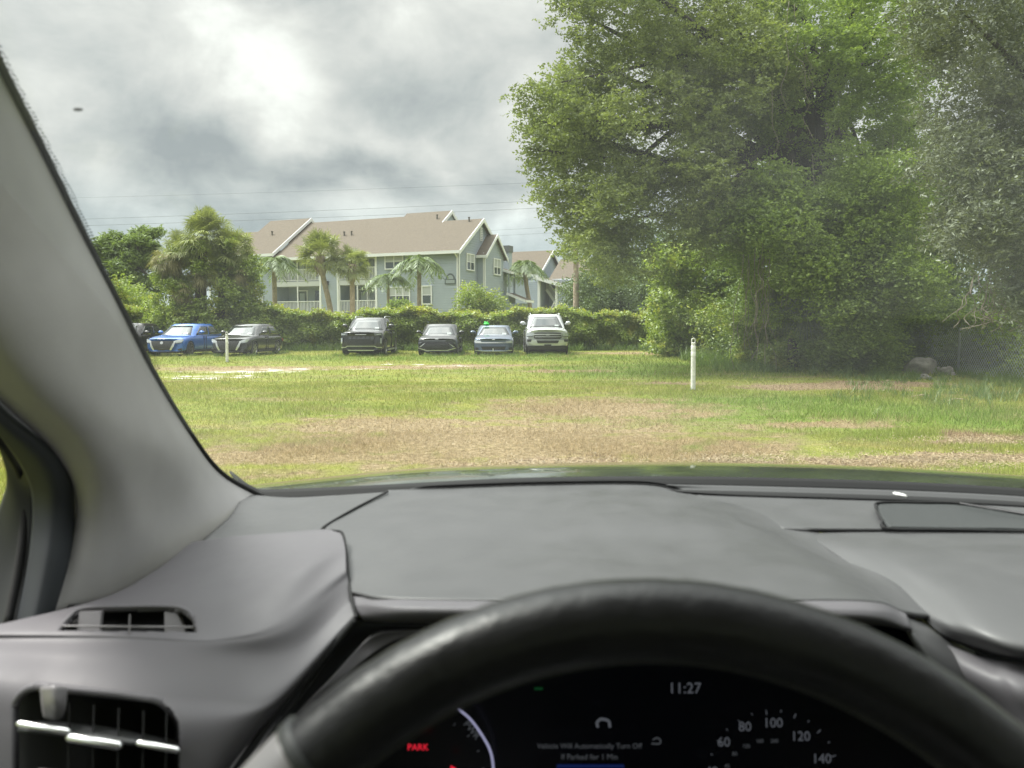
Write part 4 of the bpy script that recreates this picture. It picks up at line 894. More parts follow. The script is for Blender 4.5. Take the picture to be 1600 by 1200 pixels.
# ================================================================== PARKED CARS
TYRE = mat('tyre', (.022, .022, .022), .85); RIM = mat('rim_metal', (.45, .46, .47), .3, .9); RIMD = mat('rim_dark', (.10, .10, .105), .35, .7)
CGL = mat('car_glass', (.02, .026, .026), .04, spec=.9, coat=.6); BLK = mat('black_plastic', (.02, .02, .022), .5); CHR = mat('chrome', (.62, .63, .64), .28, .7)
LENS = mat('lamp_lens', (.55, .58, .60), .1, .5, coat=.8); LENSD = mat('lamp_dark', (.12, .13, .14), .1, .5, coat=.8); WELL = mat('wheel_well', (.008, .008, .008), .9)
PAP = mat('sticker', (.42, .46, .45), .5); PLT = mat('plate_holder', (.03, .03, .035), .4)
def paint(name, col, flake=.3): return mat(name, col, .32, flake, coat=1.0)
def parked(name, label, x, y, rz, P, paintm):
    t = thing(name, label, 'car', (x, y, 0), rz, 'cars parked along the hedge')
    Wd, L, H = P['W']/2, P['L'], P['H']; zb, hf, cz, bz, yc = P['zb'], P['hoodf'], P['cowl'], P['belt'], P['yc']
    fr, rr, wr = P['yr0'], P['yr1'], P['wr']; yb = P['yback']; suv = P.get('suv', False); yw1, yw2 = P['axles']
    bow = P.get('bow', .30); rw = P.get('roofw', .78)
    def ff(x, z):            # front surface
        u = min(1.0, abs(x)/Wd); v = (z-zb)/(hf-zb)
        return bow*u**3.2+P.get('lean', .12)*max(0, v-.45)**1.5*1.6+.10*max(0, .3-v)
    # --- body shell: cross sections from nose to tail
    def top(yy):
        if yy < yc: s = yy/yc; return hf+(cz-hf)*(s**.75)
        if yy < yb: return bz+(cz-bz)*max(0, 1-(yy-yc)/.8)
        return P['tail']+(bz-P['tail'])*math.exp(-(yy-yb)*3)
    ys = [0, .12, .3, .55, .9, yc, yc+.5, (yc+yb)/2, yb, yb+.3, L-.25, L-.07, L] if yb+.3 < L-.3 else [0, .12, .3, .55, .9, yc, yc+.5, (yc+yb)/2, L-.6, L-.25, L-.07, L]
    bm = bmesh.new(); rings = []
    for yy in ys:
        e = yy/.55 if yy < .55 else 1.0; er = (L-yy)/.35 if L-yy < .35 else 1.0
        wf = (.0+.90+.10*min(1, e)**.6)*(.86+.14*min(1, er)**.5) if yy > 0 else .86
        zt = top(yy)-(.10 if yy == L else .03 if yy == L-.07 else 0); w_ = Wd*wf; h = zt-zb; ring = []
        cs = [(0, zb), (.80, zb), (.94, zb+.05), (.985, zb+.22*h), (1.0, zb+.55*h), (.985, zb+.80*h), (.93, zb+.93*h), (.80, zt-.005), (.45, zt+.025), (0, zt+.035)]
        for sx, z in cs+[(-a, b) for a, b in cs[-2:0:-1]]:
            yv = yy+(ff(sx*w_, min(z, hf)) if yy < .5 else 0)*(1-yy/.5 if yy < .5 else 0)
            ring.append(bm.verts.new((sx*w_, yv, z)))
        rings.append(ring)
    n = len(rings[0])
    for a, b in zip(rings, rings[1:]):
        for k in range(n): bm.faces.new((a[k], a[(k+1) % n], b[(k+1) % n], b[k]))
    for R_, fl in ((rings[0], True), (rings[-1], False)):     # caps as strips
        m_ = n//2
        for k in range(m_):
            a, b, c, d = R_[k], R_[k+1], R_[(n-k-1) % n], R_[(n-k) % n]
            vs = [a, b, c, d]; u = []
            for v in vs:
                if v not in u: u.append(v)
            if len(u) > 2: bm.faces.new(u if fl else u[::-1])
    bmesh.ops.recalc_face_normals(bm, faces=bm.faces); me = bpy.data.meshes.new('body'); bm.to_mesh(me); bm.free()
    tmp = bpy.data.objects.new('tmp', me); C.objects.link(tmp); md = tmp.modifiers.new('s', 'SUBSURF'); md.levels = md.render_levels = 2
    cut = bmesh.new()
    for ya in (yw1, yw2):
        for s in (-1, 1):
            lathe(cut, [(wr*1.13, (Wd-.26)*s), (wr*1.13, (Wd+.2)*s)] if s > 0 else [(wr*1.13, -(Wd+.2)), (wr*1.13, -(Wd-.26))], 28, 'X', (0, ya, wr))
    bmesh.ops.recalc_face_normals(cut, faces=cut.faces); cm = bpy.data.meshes.new('c'); cut.to_mesh(cm); cut.free(); co = bpy.data.objects.new('c', cm); C.objects.link(co)
    b2_ = tmp.modifiers.new('b', 'BOOLEAN'); b2_.object = co; b2_.operation = 'DIFFERENCE'; b2_.solver = 'EXACT'
    dg = bpy.context.evaluated_depsgraph_get(); dg.update(); me2 = bpy.data.meshes.new_from_object(tmp.evaluated_get(dg))
    bpy.data.objects.remove(tmp); bpy.data.objects.remove(co)
    me2.materials.clear(); body = obj('body', me2, paintm, t, True); me2.set_sharp_from_angle(angle=R(40))
    # --- greenhouse: pillars and roof in paint, panes slightly proud
    yA, yB = yc, P['yglass_end']; zr = H; wb, wt = Wd*.90, Wd*rw; z0 = min(cz, bz)-.03
    def gh(off, za, zc, y_scale=0):
        """corner points of the cabin at height fraction: returns loop"""
        return None
    def cab(s, f):           # s: 0..1 round loop param list -> point at height f
        pass
    def ring_at(f, off=0.0):
        z = z0+(zr-.05-z0)*f; y0 = yA+(fr-yA)*f-off; y1 = yB+(rr-yB)*f+off; w_ = wb+(wt-wb)*(f**1.15)+off
        c = .10+.10*f
        return [(-w_+c*1.2, y0-.05*(1-f)+0.0, z), (0, y0-.11*(1-.4*f), z), (w_-c*1.2, y0-.05*(1-f), z), (w_, y0+c*1.4, z), (w_+.012, (y0+y1)/2, z), (w_, y1-c*1.2, z), (w_-c, y1, z), (0, y1+.04, z), (-w_+c, y1, z), (-w_, y1-c*1.2, z), (-w_-.012, (y0+y1)/2, z), (-w_, y0+c*1.4, z)]
    bm = bmesh.new(); rs_ = [[bm.verts.new(p) for p in ring_at(f)] for f in (0, .5, .93)]
    cap = [bm.verts.new((p[0]*.93, p[1]+(.05 if i in (0, 1, 2, 3, 11) else -.05 if i in (5, 6, 7, 8, 9) else 0), zr-.015)) for i, p in enumerate(ring_at(1))]; rs_.append(cap)
    cap2 = [bm.verts.new((v.co.x*.6, fr+.25+(v.co.y-fr)/(rr-fr)*(rr-fr-.5), zr)) for v in cap]; rs_.append(cap2)
    for a, b in zip(rs_, rs_[1:]):
        for k in range(12): bm.faces.new((a[k], a[(k+1) % 12], b[(k+1) % 12], b[k]))
    bm.faces.new(rs_[-1]); obj('roof', bm, P.get('roofmat') or paintm, t, True)
    def pane(name, i0, i1, fa_, fb_, ia=.0, ib=.0, m=CGL, off=.012):
        """glass between loop corners i0..i1, inset at its ends"""
        bm = bmesh.new(); N = 6; rows = []
        for f in np.linspace(fa_, fb_, 5):
            rg_ = ring_at(f, off); path = [Vector(rg_[i % 12]) for i in range(i0, i1+1)]; L_ = [0]
            for a, b in zip(path, path[1:]): L_.append(L_[-1]+(b-a).length)
            row = []
            for q in np.linspace(ia, 1-ib, N+1):
                d = q*L_[-1]; j = max([k for k in range(len(L_)) if L_[k] <= d+1e-9] or [0]); j = min(j, len(path)-2); row.append(bm.verts.new(path[j].lerp(path[j+1], (d-L_[j])/(L_[j+1]-L_[j]))))
            rows.append(row)
        for a, b in zip(rows, rows[1:]):
            for k in range(N): bm.faces.new((a[k], a[k+1], b[k+1], b[k]))
        o = obj(name, bm, m, t, True); md = o.modifiers.new('t', 'SOLIDIFY'); md.thickness = .008; md.offset = 0; return o
    ws = pane('windshield', 0, 2, .02, .90, -.02 if not suv else .0, -.02 if not suv else .0)
    for sd in ((3, 5), (9, 11)):
        for k in range(3 if suv else 2):
            m0 = k/(3 if suv else 2); m1 = (k+1)/(3 if suv else 2)
            fa_ = .12; pane('side_window', sd[0], sd[1], fa_, .84, m0+.03, 1-m1+.03)
    pane('rear_window', 6, 8, .15, .85, .04, .04)
    bm = bmesh.new(); p = W_ = Vector((wb*.62, 0, 0)); rg_ = ring_at(.16, .03)    # registration papers behind the glass
    x0 = wb*.45; yv = rg_[1][1]*.5+rg_[2][1]*.5
    for sx, m__ in ((1, PAP),) if P.get('paper') else ():
        q = [Vector((x0, yv-.02, rg_[0][2])), Vector((x0+.2, yv-.005, rg_[0][2])), Vector((x0+.19, yv+.06, rg_[0][2]+.07)), Vector((x0+.01, yv+.045, rg_[0][2]+.07))]
        bm.faces.new([bm.verts.new(v) for v in q])
    if len(bm.faces): 
        o = obj('sticker', bm, PAP, ws); 
    else: bm.free()
    # --- front end details laid on the nose surface
    def strip(name, poly, m, parent=t, off=.012, th=.014, mirror=False):
        bm = bmesh.new()
        for s in ((1, -1) if mirror else (1,)):
            f = bm.faces.new([bm.verts.new((s*a, 0, b)) for a, b in poly])
        bmesh.ops.triangulate(bm, faces=bm.faces)
        for _ in range(3): bmesh.ops.subdivide_edges(bm, edges=[e for e in bm.edges if e.calc_length() > .09], cuts=1, use_grid_fill=False); bmesh.ops.triangulate(bm, faces=[f for f in bm.faces if len(f.verts) > 3])
        for v in bm.verts: v.co.y = ff(v.co.x, v.co.z)-off
        bmesh.ops.recalc_face_normals(bm, faces=bm.faces)
        if sum(f.normal.y for f in bm.faces) > 0: bmesh.ops.reverse_faces(bm, faces=bm.faces)
        o = obj(name, bm, m, parent); md = o.modifiers.new('t', 'SOLIDIFY'); md.thickness = th; md.offset = -1; return o
    for nm, poly, m, opt in P['front']:
        if opt.get('pair'):
            for s in (1, -1): strip(nm, [(s*a*Wd, zb+b*(hf-zb)) for a, b in poly], m, off=opt.get('off', .012))
        else: strip(nm, [(a*Wd, zb+b*(hf-zb)) for a, b in poly], m, off=opt.get('off', .012))
    # --- wheels
    for ya in (yw1, yw2):
        for s in (-1, 1):
            bm = bmesh.new(); a, b = s*(Wd-.23), s*(Wd-.01); lathe(bm, [(wr*.62, a), (wr*.94, a), (wr, a+s*.03), (wr, b-s*.03), (wr*.94, b), (wr*.70, b), (wr*.66, b-s*.03)], 28, 'X', (0, ya, wr)); wh = obj('wheel', bm, TYRE, t, True)
            bm = bmesh.new(); cx = b-s*.025
            for k in range(10):
                an = 2*PI*(k//2)/5+(.17 if k % 2 else -.17); e = Vector((cx, ya+math.cos(an)*wr*.66, wr+math.sin(an)*wr*.66)); an2 = 2*PI*(k//2)/5; bar(bm, (cx, ya+math.cos(an2)*.04, wr+math.sin(an2)*.04), e, .035, .045)
            tube(bm, [(cx, ya+math.cos(2*PI*k/24)*wr*.65, wr+math.sin(2*PI*k/24)*wr*.65) for k in range(24)], .018, 6, True); lathe(bm, [(.06, cx-s*.03), (.06, cx+s*.02)], 12, 'X', (0, ya, wr)); obj('rim', bm, P.get('rim', RIM), wh)
            bm = bmesh.new(); lathe(bm, [(wr*.64, cx-s*.09), (wr*.64, cx-s*.07)], 20, 'X', (0, ya, wr)); obj('brake_disc', bm, WELL, wh)
    # --- mirrors, handles, sill
    for s in (-1, 1):
        bm = bmesh.new(); bmesh.ops.create_uvsphere(bm, u_segments=14, v_segments=8, radius=1)
        mz = cz+P.get('mirz', .10); my = yc+.50
        for v in bm.verts: v.co = Vector((s*(Wd+.10)+v.co.x*.13, my+v.co.y*.07, mz+v.co.z*(.075 if not suv else .095)))
        bar(bm, (s*(Wd*.93), my+.02, mz-.05), (s*(Wd+.06), my, mz-.03), .05, .04); obj('wing_mirror', bm, P.get('mirmat') or paintm, t, True)
        bm = bmesh.new()
        for yy in (P['yd1'], P['yd2']): box(bm, s*Wd*.985-.012, s*Wd*.985+.020, yy, yy+.20, bz-.16, bz-.13)
        obj('door_handle', bm, P.get('handle', CHR), t)
        bm = bmesh.new(); box(bm, s*Wd*.97-.02, s*Wd*.97+.03, yw1+wr*1.3, yw2-wr*1.3, zb-.02, zb+.05); obj('side_sill', bm, P.get('sill', BLK), t)
        bm = bmesh.new()
        for yy in (P['yd1']+.28, (P['yd1']+P['yd2'])/2-.42): box(bm, s*Wd*.985-.02, s*Wd*.985+.0175, yy, yy+.012, zb+.1, bz-.05)
        obj('door_seam', bm, WELL, t)
        if suv:
            bm = bmesh.new(); tube(bm, [(s*wt*.93, fr+.35, zr-.02), (s*wt*.93, fr+.5, zr+.045), (s*wt*.93, rr-.4, zr+.045), (s*wt*.93, rr-.25, zr-.02)], .02, 8); obj('roof_rail', bm, P.get('rail', BLK), t, True)
    for s in (-1, 1):
        bm = bmesh.new(); box(bm, s*Wd*.75-.14, s*Wd*.75+.14, L-.06, L+.01, bz-.32, bz-.18); obj('tail_lamp', bm, mat('tail_red', (.35, .02, .02), .2, coat=.8), t)
    bm = bmesh.new(); box(bm, -Wd*.86, Wd*.86, .25, L-.3, .16, zb+.12); obj('underbody', bm, WELL, t)
    return t
poly_hex = [(-.66,.38),(-.52,.54),(.52,.54),(.66,.38),(.50,.16),(-.50,.16)]
SEN = dict(W=1.80, L=4.42, H=1.45, zb=.20, hoodf=.76, cowl=.97, belt=.93, yc=1.25, yr0=1.95, yr1=3.6, yglass_end=4.28, yback=4.15, tail=.90, wr=.33, axles=(.90, 3.56), yd1=2.1, yd2=3.05, mirmat=None, paper=True)
v_front = [('grille', [(-.62,.88),(.62,.88),(.54,.62),(.42,.18),(-.42,.18),(-.54,.62)], BLK, {}),
           ('badge', [(-.075,.80),(-.03,.85),(.03,.85),(.075,.80),(.075,.68),(.03,.63),(-.03,.63),(-.075,.68)], CHR, {'off': .03}),
           ('grille_trim', [(.66,.86),(.60,.86),(.40,.16),(.47,.14),(.60,.45)], CHR, {'pair': 1, 'off': .022}),
           ('headlight', [(.56,.86),(.66,.70),(.90,.78),(.975,.97),(.93,1.04),(.75,.98)], LENS, {'pair': 1}),
           ('headlight_bezel', [(.60,.74),(.66,.66),(.93,.73),(.93,.77)], LENSD, {'pair': 1, 'off': .02}),
           ('bumper_vent', [(.74,.22),(.92,.32),(.92,.16),(.78,.12)], BLK, {'pair': 1}),
           ('lower_lip', [(-.80,.06),(.80,.06),(.72,.01),(-.72,.01)], BLK, {}),
           ('plate_holder', [(-.16,.30),(.16,.30),(.16,.14),(-.16,.14)], PLT, {'off': .02})]
B1 = paint('blue_paint', (.025, .13, .48)); K1 = paint('black_paint', (.005, .005, .006), .0); G1 = paint('slate_blue_paint', (.10, .135, .20), .5); S1 = paint('silver_paint', (.58, .60, .60), .25)
DK = paint('dark_maroon_paint', (.020, .016, .018), .2)
def base_at(px, Y): return W(px, 500, Y).x
parked('parked_car', 'dark hatchback at the far left, half hidden behind the windscreen pillar', base_at(165, 34.6), 34.6, 0, dict(SEN, H=1.5, front=v_front), DK)
parked('parked_car', 'bright blue sedan with bold dark grille, left of the black sedan behind a post', base_at(251, 34.3), 34.3, R(-5), dict(SEN, H=1.47, front=v_front, rim=RIMD, handle=B1), B1)
parked('parked_car', 'black sedan behind the farther white marker post', base_at(354, 34.3), 34.3, R(-5), dict(SEN, H=1.46, front=v_front), K1)
suv_front = [('grille', [(-.62,.80),(.62,.80),(.62,.70),(.56,.38),(-.56,.38),(-.62,.70)], BLK, {}),
             ('lower_grille', [(-.60,.22),(.60,.22),(.55,.10),(-.55,.10)], BLK, {}),
             ('chrome_trim', [(-.92,.20),(-.72,.20),(-.62,.27),(.62,.27),(.72,.20),(.92,.20),(.92,.165),(.70,.165),(.60,.235),(-.60,.235),(-.70,.165),(-.92,.165)], CHR, {'off': .025}),
             ('running_lamp', [(.86,.70),(.93,.70),(.93,.40),(.86,.40)], LENS, {'pair': 1, 'off': .022}),
             ('headlight', [(.60,.98),(.93,1.0),(.93,.84),(.62,.84)], LENSD, {'pair': 1}),
             ('headlight_lens', [(.70,.93),(.90,.95),(.90,.88),(.72,.88)], LENS, {'pair': 1, 'off': .03}),
             ('hood_badge', [(-.25,.92),(.25,.92),(.25,.885),(-.25,.885)], CHR, {'off': .025}),
             ('skid_plate', [(-.62,.045),(.62,.045),(.56,-.01),(-.56,-.01)], CHR, {'off': .02})]
for i in range(6):
    for j in range(2):
        x = -.55+i*.20; suv_front.append(('grille_bar', [(x,.785-j*.09),(x+.145,.785-j*.09),(x+.145,.735-j*.09),(x,.735-j*.09)], LENSD, {'off': .03}))
SUVP = dict(W=1.97, L=4.98, H=1.76, zb=.26, hoodf=1.06, cowl=1.20, belt=1.18, yc=1.35, yr0=2.0, yr1=4.5, yglass_end=4.85, yback=5.0, tail=1.1, wr=.385, axles=(.98, 3.9), yd1=2.35, yd2=3.4, suv=True, bow=.24, lean=.06, roofw=.76, mirz=.16, paper=True, rail=CHR, sill=CHR)
parked('parked_suv', 'black suv with chrome lower trim, standing alone mid row with gaps either side', base_at(563, 34.4), 34.4, 0, dict(SUVP, front=suv_front), K1)
son_front = [('lamp_strip', [(-.93,.86),(-.90,.90),(.90,.90),(.93,.86),(.90,.84),(-.90,.84)], LENSD, {}),
             ('grille', [(-.72,.40),(-.58,.64),(.58,.64),(.72,.40),(.50,.14),(-.50,.14)], BLK, {}),
             ('grille_trim', [(-.93,.30),(-.50,.12),(.50,.12),(.93,.30),(.93,.24),(.52,.06),(-.52,.06),(-.93,.24)], CHR, {'off': .025}),
             ('grille_edge', [(.58,.68),(.62,.66),(.90,.36),(.80,.36)], CHR, {'pair': 1, 'off': .022}),
             ('headlight', [(.72,.76),(.95,.78),(.95,.58),(.88,.58)], LENSD, {'pair': 1, 'off': .014}),
             ('hood_badge', [(-.10,1.02),(-.05,1.045),(.05,1.045),(.10,1.02),(.05,.995),(-.05,.995)], CHR, {'off': .045}),
             ('bumper_vent', [(.80,.18),(.94,.22),(.94,.10),(.82,.06)], BLK, {'pair': 1}),
             ('plate_holder', [(-.20,.46),(.20,.46),(.20,.26),(-.20,.26)], PLT, {'off': .025})]
parked('parked_car', 'black sedan with wide hexagonal grille, right of the black suv', base_at(682, 35), 35.0, 0, dict(SEN, W=1.84, L=4.85, H=1.46, front=son_front), K1)
acc_front = [('light_bar', [(-.94,.70),(-.90,.76),(.90,.76),(.94,.70),(.90,.68),(-.90,.68)], CHR, {'off': .02}),
             ('headlight', [(.60,.86),(.93,.92),(.97,.76),(.62,.76)], LENS, {'pair': 1}),
             ('grille', [(-.62,.42),(.62,.42),(.55,.14),(-.55,.14)], BLK, {}),
             ('hood_badge', [(-.09,.98),(-.04,1.01),(.04,1.01),(.09,.98),(.04,.955),(-.04,.955)], CHR, {'off': .05}),
             ('bumper_vent', [(.74,.30),(.92,.36),(.92,.12),(.80,.10)], BLK, {'pair': 1}),
             ('chin_trim', [(-.93,.12),(-.5,.05),(.5,.05),(.93,.12),(.93,.06),(.5,.0),(-.5,.0),(-.93,.06)], CHR, {'off': .02}),
             ('plate_holder', [(-.14,.34),(.14,.34),(.14,.20),(-.14,.20)], PLT, {'off': .02}),
             ('tow_mark', [(-.04,.26),(.0,.26),(.0,.02),(-.04,.02)], TRIM, {'off': .035})]
acc = parked('parked_car', 'slate blue sedan with a bright green bundle on its roof', base_at(771, 35), 35.0, 0, dict(SEN, W=1.84, H=1.40, front=acc_front), G1)
exp_front = [('grille', [(-.62,.86),(.62,.86),(.64,.56),(.54,.52),(-.54,.52),(-.64,.56)], BLK, {}),
             ('grille_bar', [(-.66,.80),(.66,.80),(.66,.735),(-.66,.735)], CHR, {'off': .03}),
             ('grille_bar', [(-.60,.66),(.60,.66),(.60,.62),(-.60,.62)], CHR, {'off': .03}),
             ('badge', [(-.13,.76),(-.07,.81),(.07,.81),(.13,.76),(.07,.71),(-.07,.71)], CHR, {'off': .05}),
             ('headlight', [(.64,.84),(.96,.84),(.97,.66),(.66,.70)], LENS, {'pair': 1}),
             ('headlight_bezel', [(.66,.70),(.96,.66),(.96,.63),(.66,.66)], BLK, {'pair': 1, 'off': .02}),
             ('bumper', [(-.95,.46),(.95,.46),(.95,.30),(.60,.16),(-.60,.16),(-.95,.30)], S1, {'off': .02}),
             ('lower_grille', [(-.52,.44),(.52,.44),(.46,.28),(-.46,.28)], BLK, {'off': .035}),
             ('fog_lamp', [(.74,.50),(.94,.50),(.94,.36),(.78,.36)], BLK, {'pair': 1, 'off': .035}),
             ('air_dam', [(-.92,.14),(.92,.14),(.88,-.06),(-.88,-.06)], BLK, {'off': .0}),
             ('plate_holder', [(-.16,.22),(.16,.22),(.16,.08),(-.16,.08)], PLT, {'off': .05})]
parked('parked_suv', 'tall silver suv, rightmost of the parked cars', base_at(856, 36), 36.0, R(1), dict(SUVP, W=2.03, L=5.33, H=1.94, zb=.32, hoodf=1.16, cowl=1.30, belt=1.28, wr=.41, axles=(1.0, 4.1), yr0=2.05, yr1=4.9, yglass_end=5.2, front=exp_front, bow=.2, mirz=.2, rail=S1, sill=BLK), S1)
# bright green bundle on the slate sedan's roof
gx = base_at(760, 37.1); t = thing('green_bundle', 'bright green puffy bundle tied on the roof of the slate blue sedan', 'bundle', (gx, 37.15, 1.36))
GM = mat('green_film', (.03, .62, .06), .5)
bm = bmesh.new(); bmesh.ops.create_icosphere(bm, subdivisions=3, radius=1)
for v in bm.verts: d = 1+.08*math.sin(7*v.co.x+2)+.07*math.sin(6*v.co.y+5*v.co.z); v.co = Vector((v.co.x*.13*d, v.co.y*.11*d, .09+v.co.z*.08*d))
obj('pouch', bm, GM, t, True); bm = bmesh.new()
for s, h in ((-.06, .20), (.05, .18)):
    tube(bm, [(s*.6, 0, .13), (s, 0, .165), (s*1.4, .01, h)], [.05, .06, .03], 8)
obj('knot', bm, GM, t, True)
# ================================================================== THE CAR WE SIT IN
car = thing('car', 'car we sit in, seen from inside, with steering wheel, dashboard and windscreen pillar', 'car', (0, -.2, 0))
PLA = mat('dash_plastic', (.070, .070, .073), .45, spec=.5, noise=(25, .03, 3))
PLS = mat('soft_plastic', (.105, .100, .110), .55, spec=.4, noise=(25, .03, 3))
PLD = mat('dark_plastic', (.030, .032, .034), .5, spec=.4, bump=(900, .2, .0005))
GAP = mat('panel_gap', (.006, .006, .007), .8)
TRIMG = mat('pillar_trim', (.345, .335, .34), .8, spec=.25, noise=(30, .04, 3), bump=(700, .3, .0008))
RUB = mat('door_seal', (.030, .034, .040), .65, spec=.4)
LEA = mat('wheel_leather', (.011, .011, .013), .38, spec=.42, noise=(50, .15, 3), bump=(260, .35, .0012))
SATIN = mat('satin_trim', (.20, .19, .20), .35, spec=.6)
SILV2 = mat('vent_chrome', (.92, .92, .94), .28, 1.0)
SCR = mat('screen_black', (.002, .003, .006), .25, spec=.25)
CARB = mat('hood_paint', (.030, .042, .030), .22, .3, coat=.8)
# ---- windscreen pillar on the left
Redge = [(-75,-60,.52),(0,100,.63),(62,225,.70),(130,365,.78),(188,478,.84),(240,582,.93),(298,678,1.03),(345,738,1.09),(410,776,1.14)]
Ledge = [(-470,210,.50),(-380,320,.53),(-260,400,.56),(-150,480,.60),(-62,560,.64),(5,632,.68),(88,712,.75),(118,792,.80),(80,965,.75)]
gf = (1.0, .72, .44, .22, .08, 0.0, -.01, 0.0); ff_ = (0, .10, .25, .42, .58, .74, .88, 1.0)
rows = []
for i, (a, b) in enumerate(zip(Redge, Ledge)):
    row = []
    for f, g in zip(ff_, gf):
        row.append((a[0]+(b[0]-a[0])*f, a[1]+(b[1]-a[1])*f, b[2]+(a[2]-b[2])*g))
    rows.append(row)
# the foot of the pillar follows the ridge seen in the trim
rows[8] = [(410,776,1.14),(385,800,1.08),(345,835,1.0),(285,872,.92),(225,915,.85),(170,945,.80),(120,958,.77),(80,968,.75)]
rows[7] = [(345,738,1.09),(330,752,1.04),(300,765,.97),(255,790,.90),(210,800,.83),(170,805,.80),(140,802,.79),(118,800,.80)]
pil = patch('windscreen_pillar', rows, TRIMG, car, 60, 60, .004)
# black edge and dotted band of the glass beside the pillar
eo = [(a[0]+6, a[1]-3, a[2]+.004) for a in Redge]
bm = bmesh.new(); tube(bm, [W(p[0], p[1], p[2]*KS) for p in cr(np.array([(a[0]+1, a[1]+1, a[2]-.002) for a in Redge]), np.linspace(0, 1, 60))], .0032, 8)
here(car, obj('glass_edge', bm, GAP, None, True))
def dot_mat():
    m = bpy.data.materials.new('frit_dots'); m.use_nodes = True; t = NT(m.node_tree); t.n.clear()
    v = t.new('ShaderNodeTexVoronoi'); v.inputs['Scale'].default_value = 430; v.inputs['Randomness'].default_value = .1; t.l.new(t.new('ShaderNodeTexCoord').outputs['Object'], v.inputs[0])
    tr = t.new('ShaderNodeBsdfTransparent'); d = t.new('ShaderNodeBsdfDiffuse'); d.inputs[0].default_value = (.02, .02, .02, 1)
    mx = t.new('ShaderNodeMixShader'); t.l.new(t.m('LESS_THAN', v.outputs[0], .42), mx.inputs[0]); t.l.new(tr.outputs[0], mx.inputs[1]); t.l.new(d.outputs[0], mx.inputs[2])
    o = t.new('ShaderNodeOutputMaterial'); t.l.new(mx.outputs[0], o.inputs[0]); return m
rows = [[(a[0]+k*13, a[1]-k*6, a[2]+.01) for k in (0, .5, 1)] for a in Redge[:6]]
patch('dotted_band', rows, dot_mat(), car, 6, 50, 0)
# ---- door: rubber seal, frame, pane
seal = [[(-454,207,0.535),(-470,215,0.5),(-490,240,0.5),(-520,260,0.505)],[(-244,397,0.5950000000000001),(-260,405,0.56),(-275,430,0.56),(-290,455,0.565)],[(-46,558,0.675),(-62,566,0.64),(-65,590,0.645),(-70,608,0.65)],[(21,630,0.7150000000000001),(5,638,0.68),(-2,655,0.675),(-8,672,0.685)],[(106,708,0.785),(90,716,0.75),(66,722,0.735),(34,732,0.745)],[(133,787,0.8350000000000001),(117,795,0.8),(86,790,0.775),(50,785,0.78)],[(120,872,0.81),(104,880,0.775),(74,878,0.755),(44,875,0.765)],[(94,967,0.78),(78,975,0.745),(52,975,0.73),(25,975,0.74)],[(84,1022,0.765),(68,1030,0.73),(40,1030,0.715),(15,1030,0.725)]]
patch('door_seal', seal, RUB, car, 24, 60, .006)
door = obj('door', bmesh.new(), PLD, None); here(car, door)
bm = bmesh.new(); XD = -.455*KS
box(bm, XD-.16, XD-.03, -1.2, .64, .30, 1.02); bm.to_mesh(door.data); bm.free()
inner = [[(42,735,.775),(15,705,.77),(-12,672,.76)],[(50,790,.79),(28,775,.785),(10,745,.78)],[(42,870,.775),(18,860,.78),(-4,800,.79)],[(24,960,.745),(0,950,.76),(-40,900,.78)],[(12,1040,.72),(-30,1030,.74),(-90,1000,.76)]]
patch('window_frame', inner, PLD, door, 16, 40, .006)
wtube('frame_bead', [(-80,618,.67),(-10,680,.70),(33,745,.785),(38,800,.79),(30,880,.77),(12,975,.74)], .0035, GAP, door)
bm = bmesh.new(); y0_, y1_ = -1.1, .68
vs = [bm.verts.new(p) for p in ((XD-.075, y0_, .98), (XD-.075, y1_, .98), (XD-.03, .36, 1.56), (XD-.03, y0_, 1.56))]; bm.faces.new(vs)
def glass_mat(name, haze=.0, tint=(.93, .97, .95)):
    m = bpy.data.materials.new(name); m.use_nodes = True; t = NT(m.node_tree); t.n.clear()
    tr = t.new('ShaderNodeBsdfTransparent'); tr.inputs[0].default_value = (*tint, 1); gl = t.new('ShaderNodeBsdfGlossy'); gl.inputs['Roughness'].default_value = .02; gl.inputs[0].default_value = (1, 1, 1, 1)
    ge = t.new('ShaderNodeNewGeometry'); c = t.m('ABSOLUTE', t.vm('DOT_PRODUCT', ge.outputs['Incoming'], ge.outputs['Normal']))
    fr = t.m('ADD', .02, t.m('MULTIPLY', t.m('POWER', t.m('SUBTRACT', 1.0, c), 5.0), .22))      # Schlick, coated glass
    a = t.new('ShaderNodeMixShader'); t.l.new(fr, a.inputs[0]); t.l.new(tr.outputs[0], a.inputs[1]); t.l.new(gl.outputs[0], a.inputs[2]); out = a.outputs[0]
    if haze:   # haze veil added to the glass to lift dark tones: scatters a little daylight
        tl = t.new('ShaderNodeBsdfTranslucent'); tl.inputs[0].default_value = (.86, .92, .90, 1); n = t.noise(t.new('ShaderNodeTexCoord').outputs['Object'], 5, 4, .6); n2 = t.noise(t.new('ShaderNodeTexCoord').outputs['Object'], 1.7, 3, .6)
        f = t.m('MULTIPLY', t.mr(n, .35, .7, .6, 1.25), t.mr(n2, .35, .65, haze*.9, haze*1.1)); b = t.new('ShaderNodeMixShader'); t.l.new(f, b.inputs[0]); t.l.new(out, b.inputs[1]); t.l.new(tl.outputs[0], b.inputs[2]); out = b.outputs[0]
    o = t.new('ShaderNodeOutputMaterial'); t.l.new(out, o.inputs[0]); return m
GLS = glass_mat('side_glass'); GLW = glass_mat('windscreen_glass', .018)
pn = obj('window_pane', bm, GLS, None); here(door, pn)
bm = bmesh.new(); box(bm, XD-.02, XD+.03, -.35, .25, .86, .90); here(door, obj('armrest', bm, PLS, None))
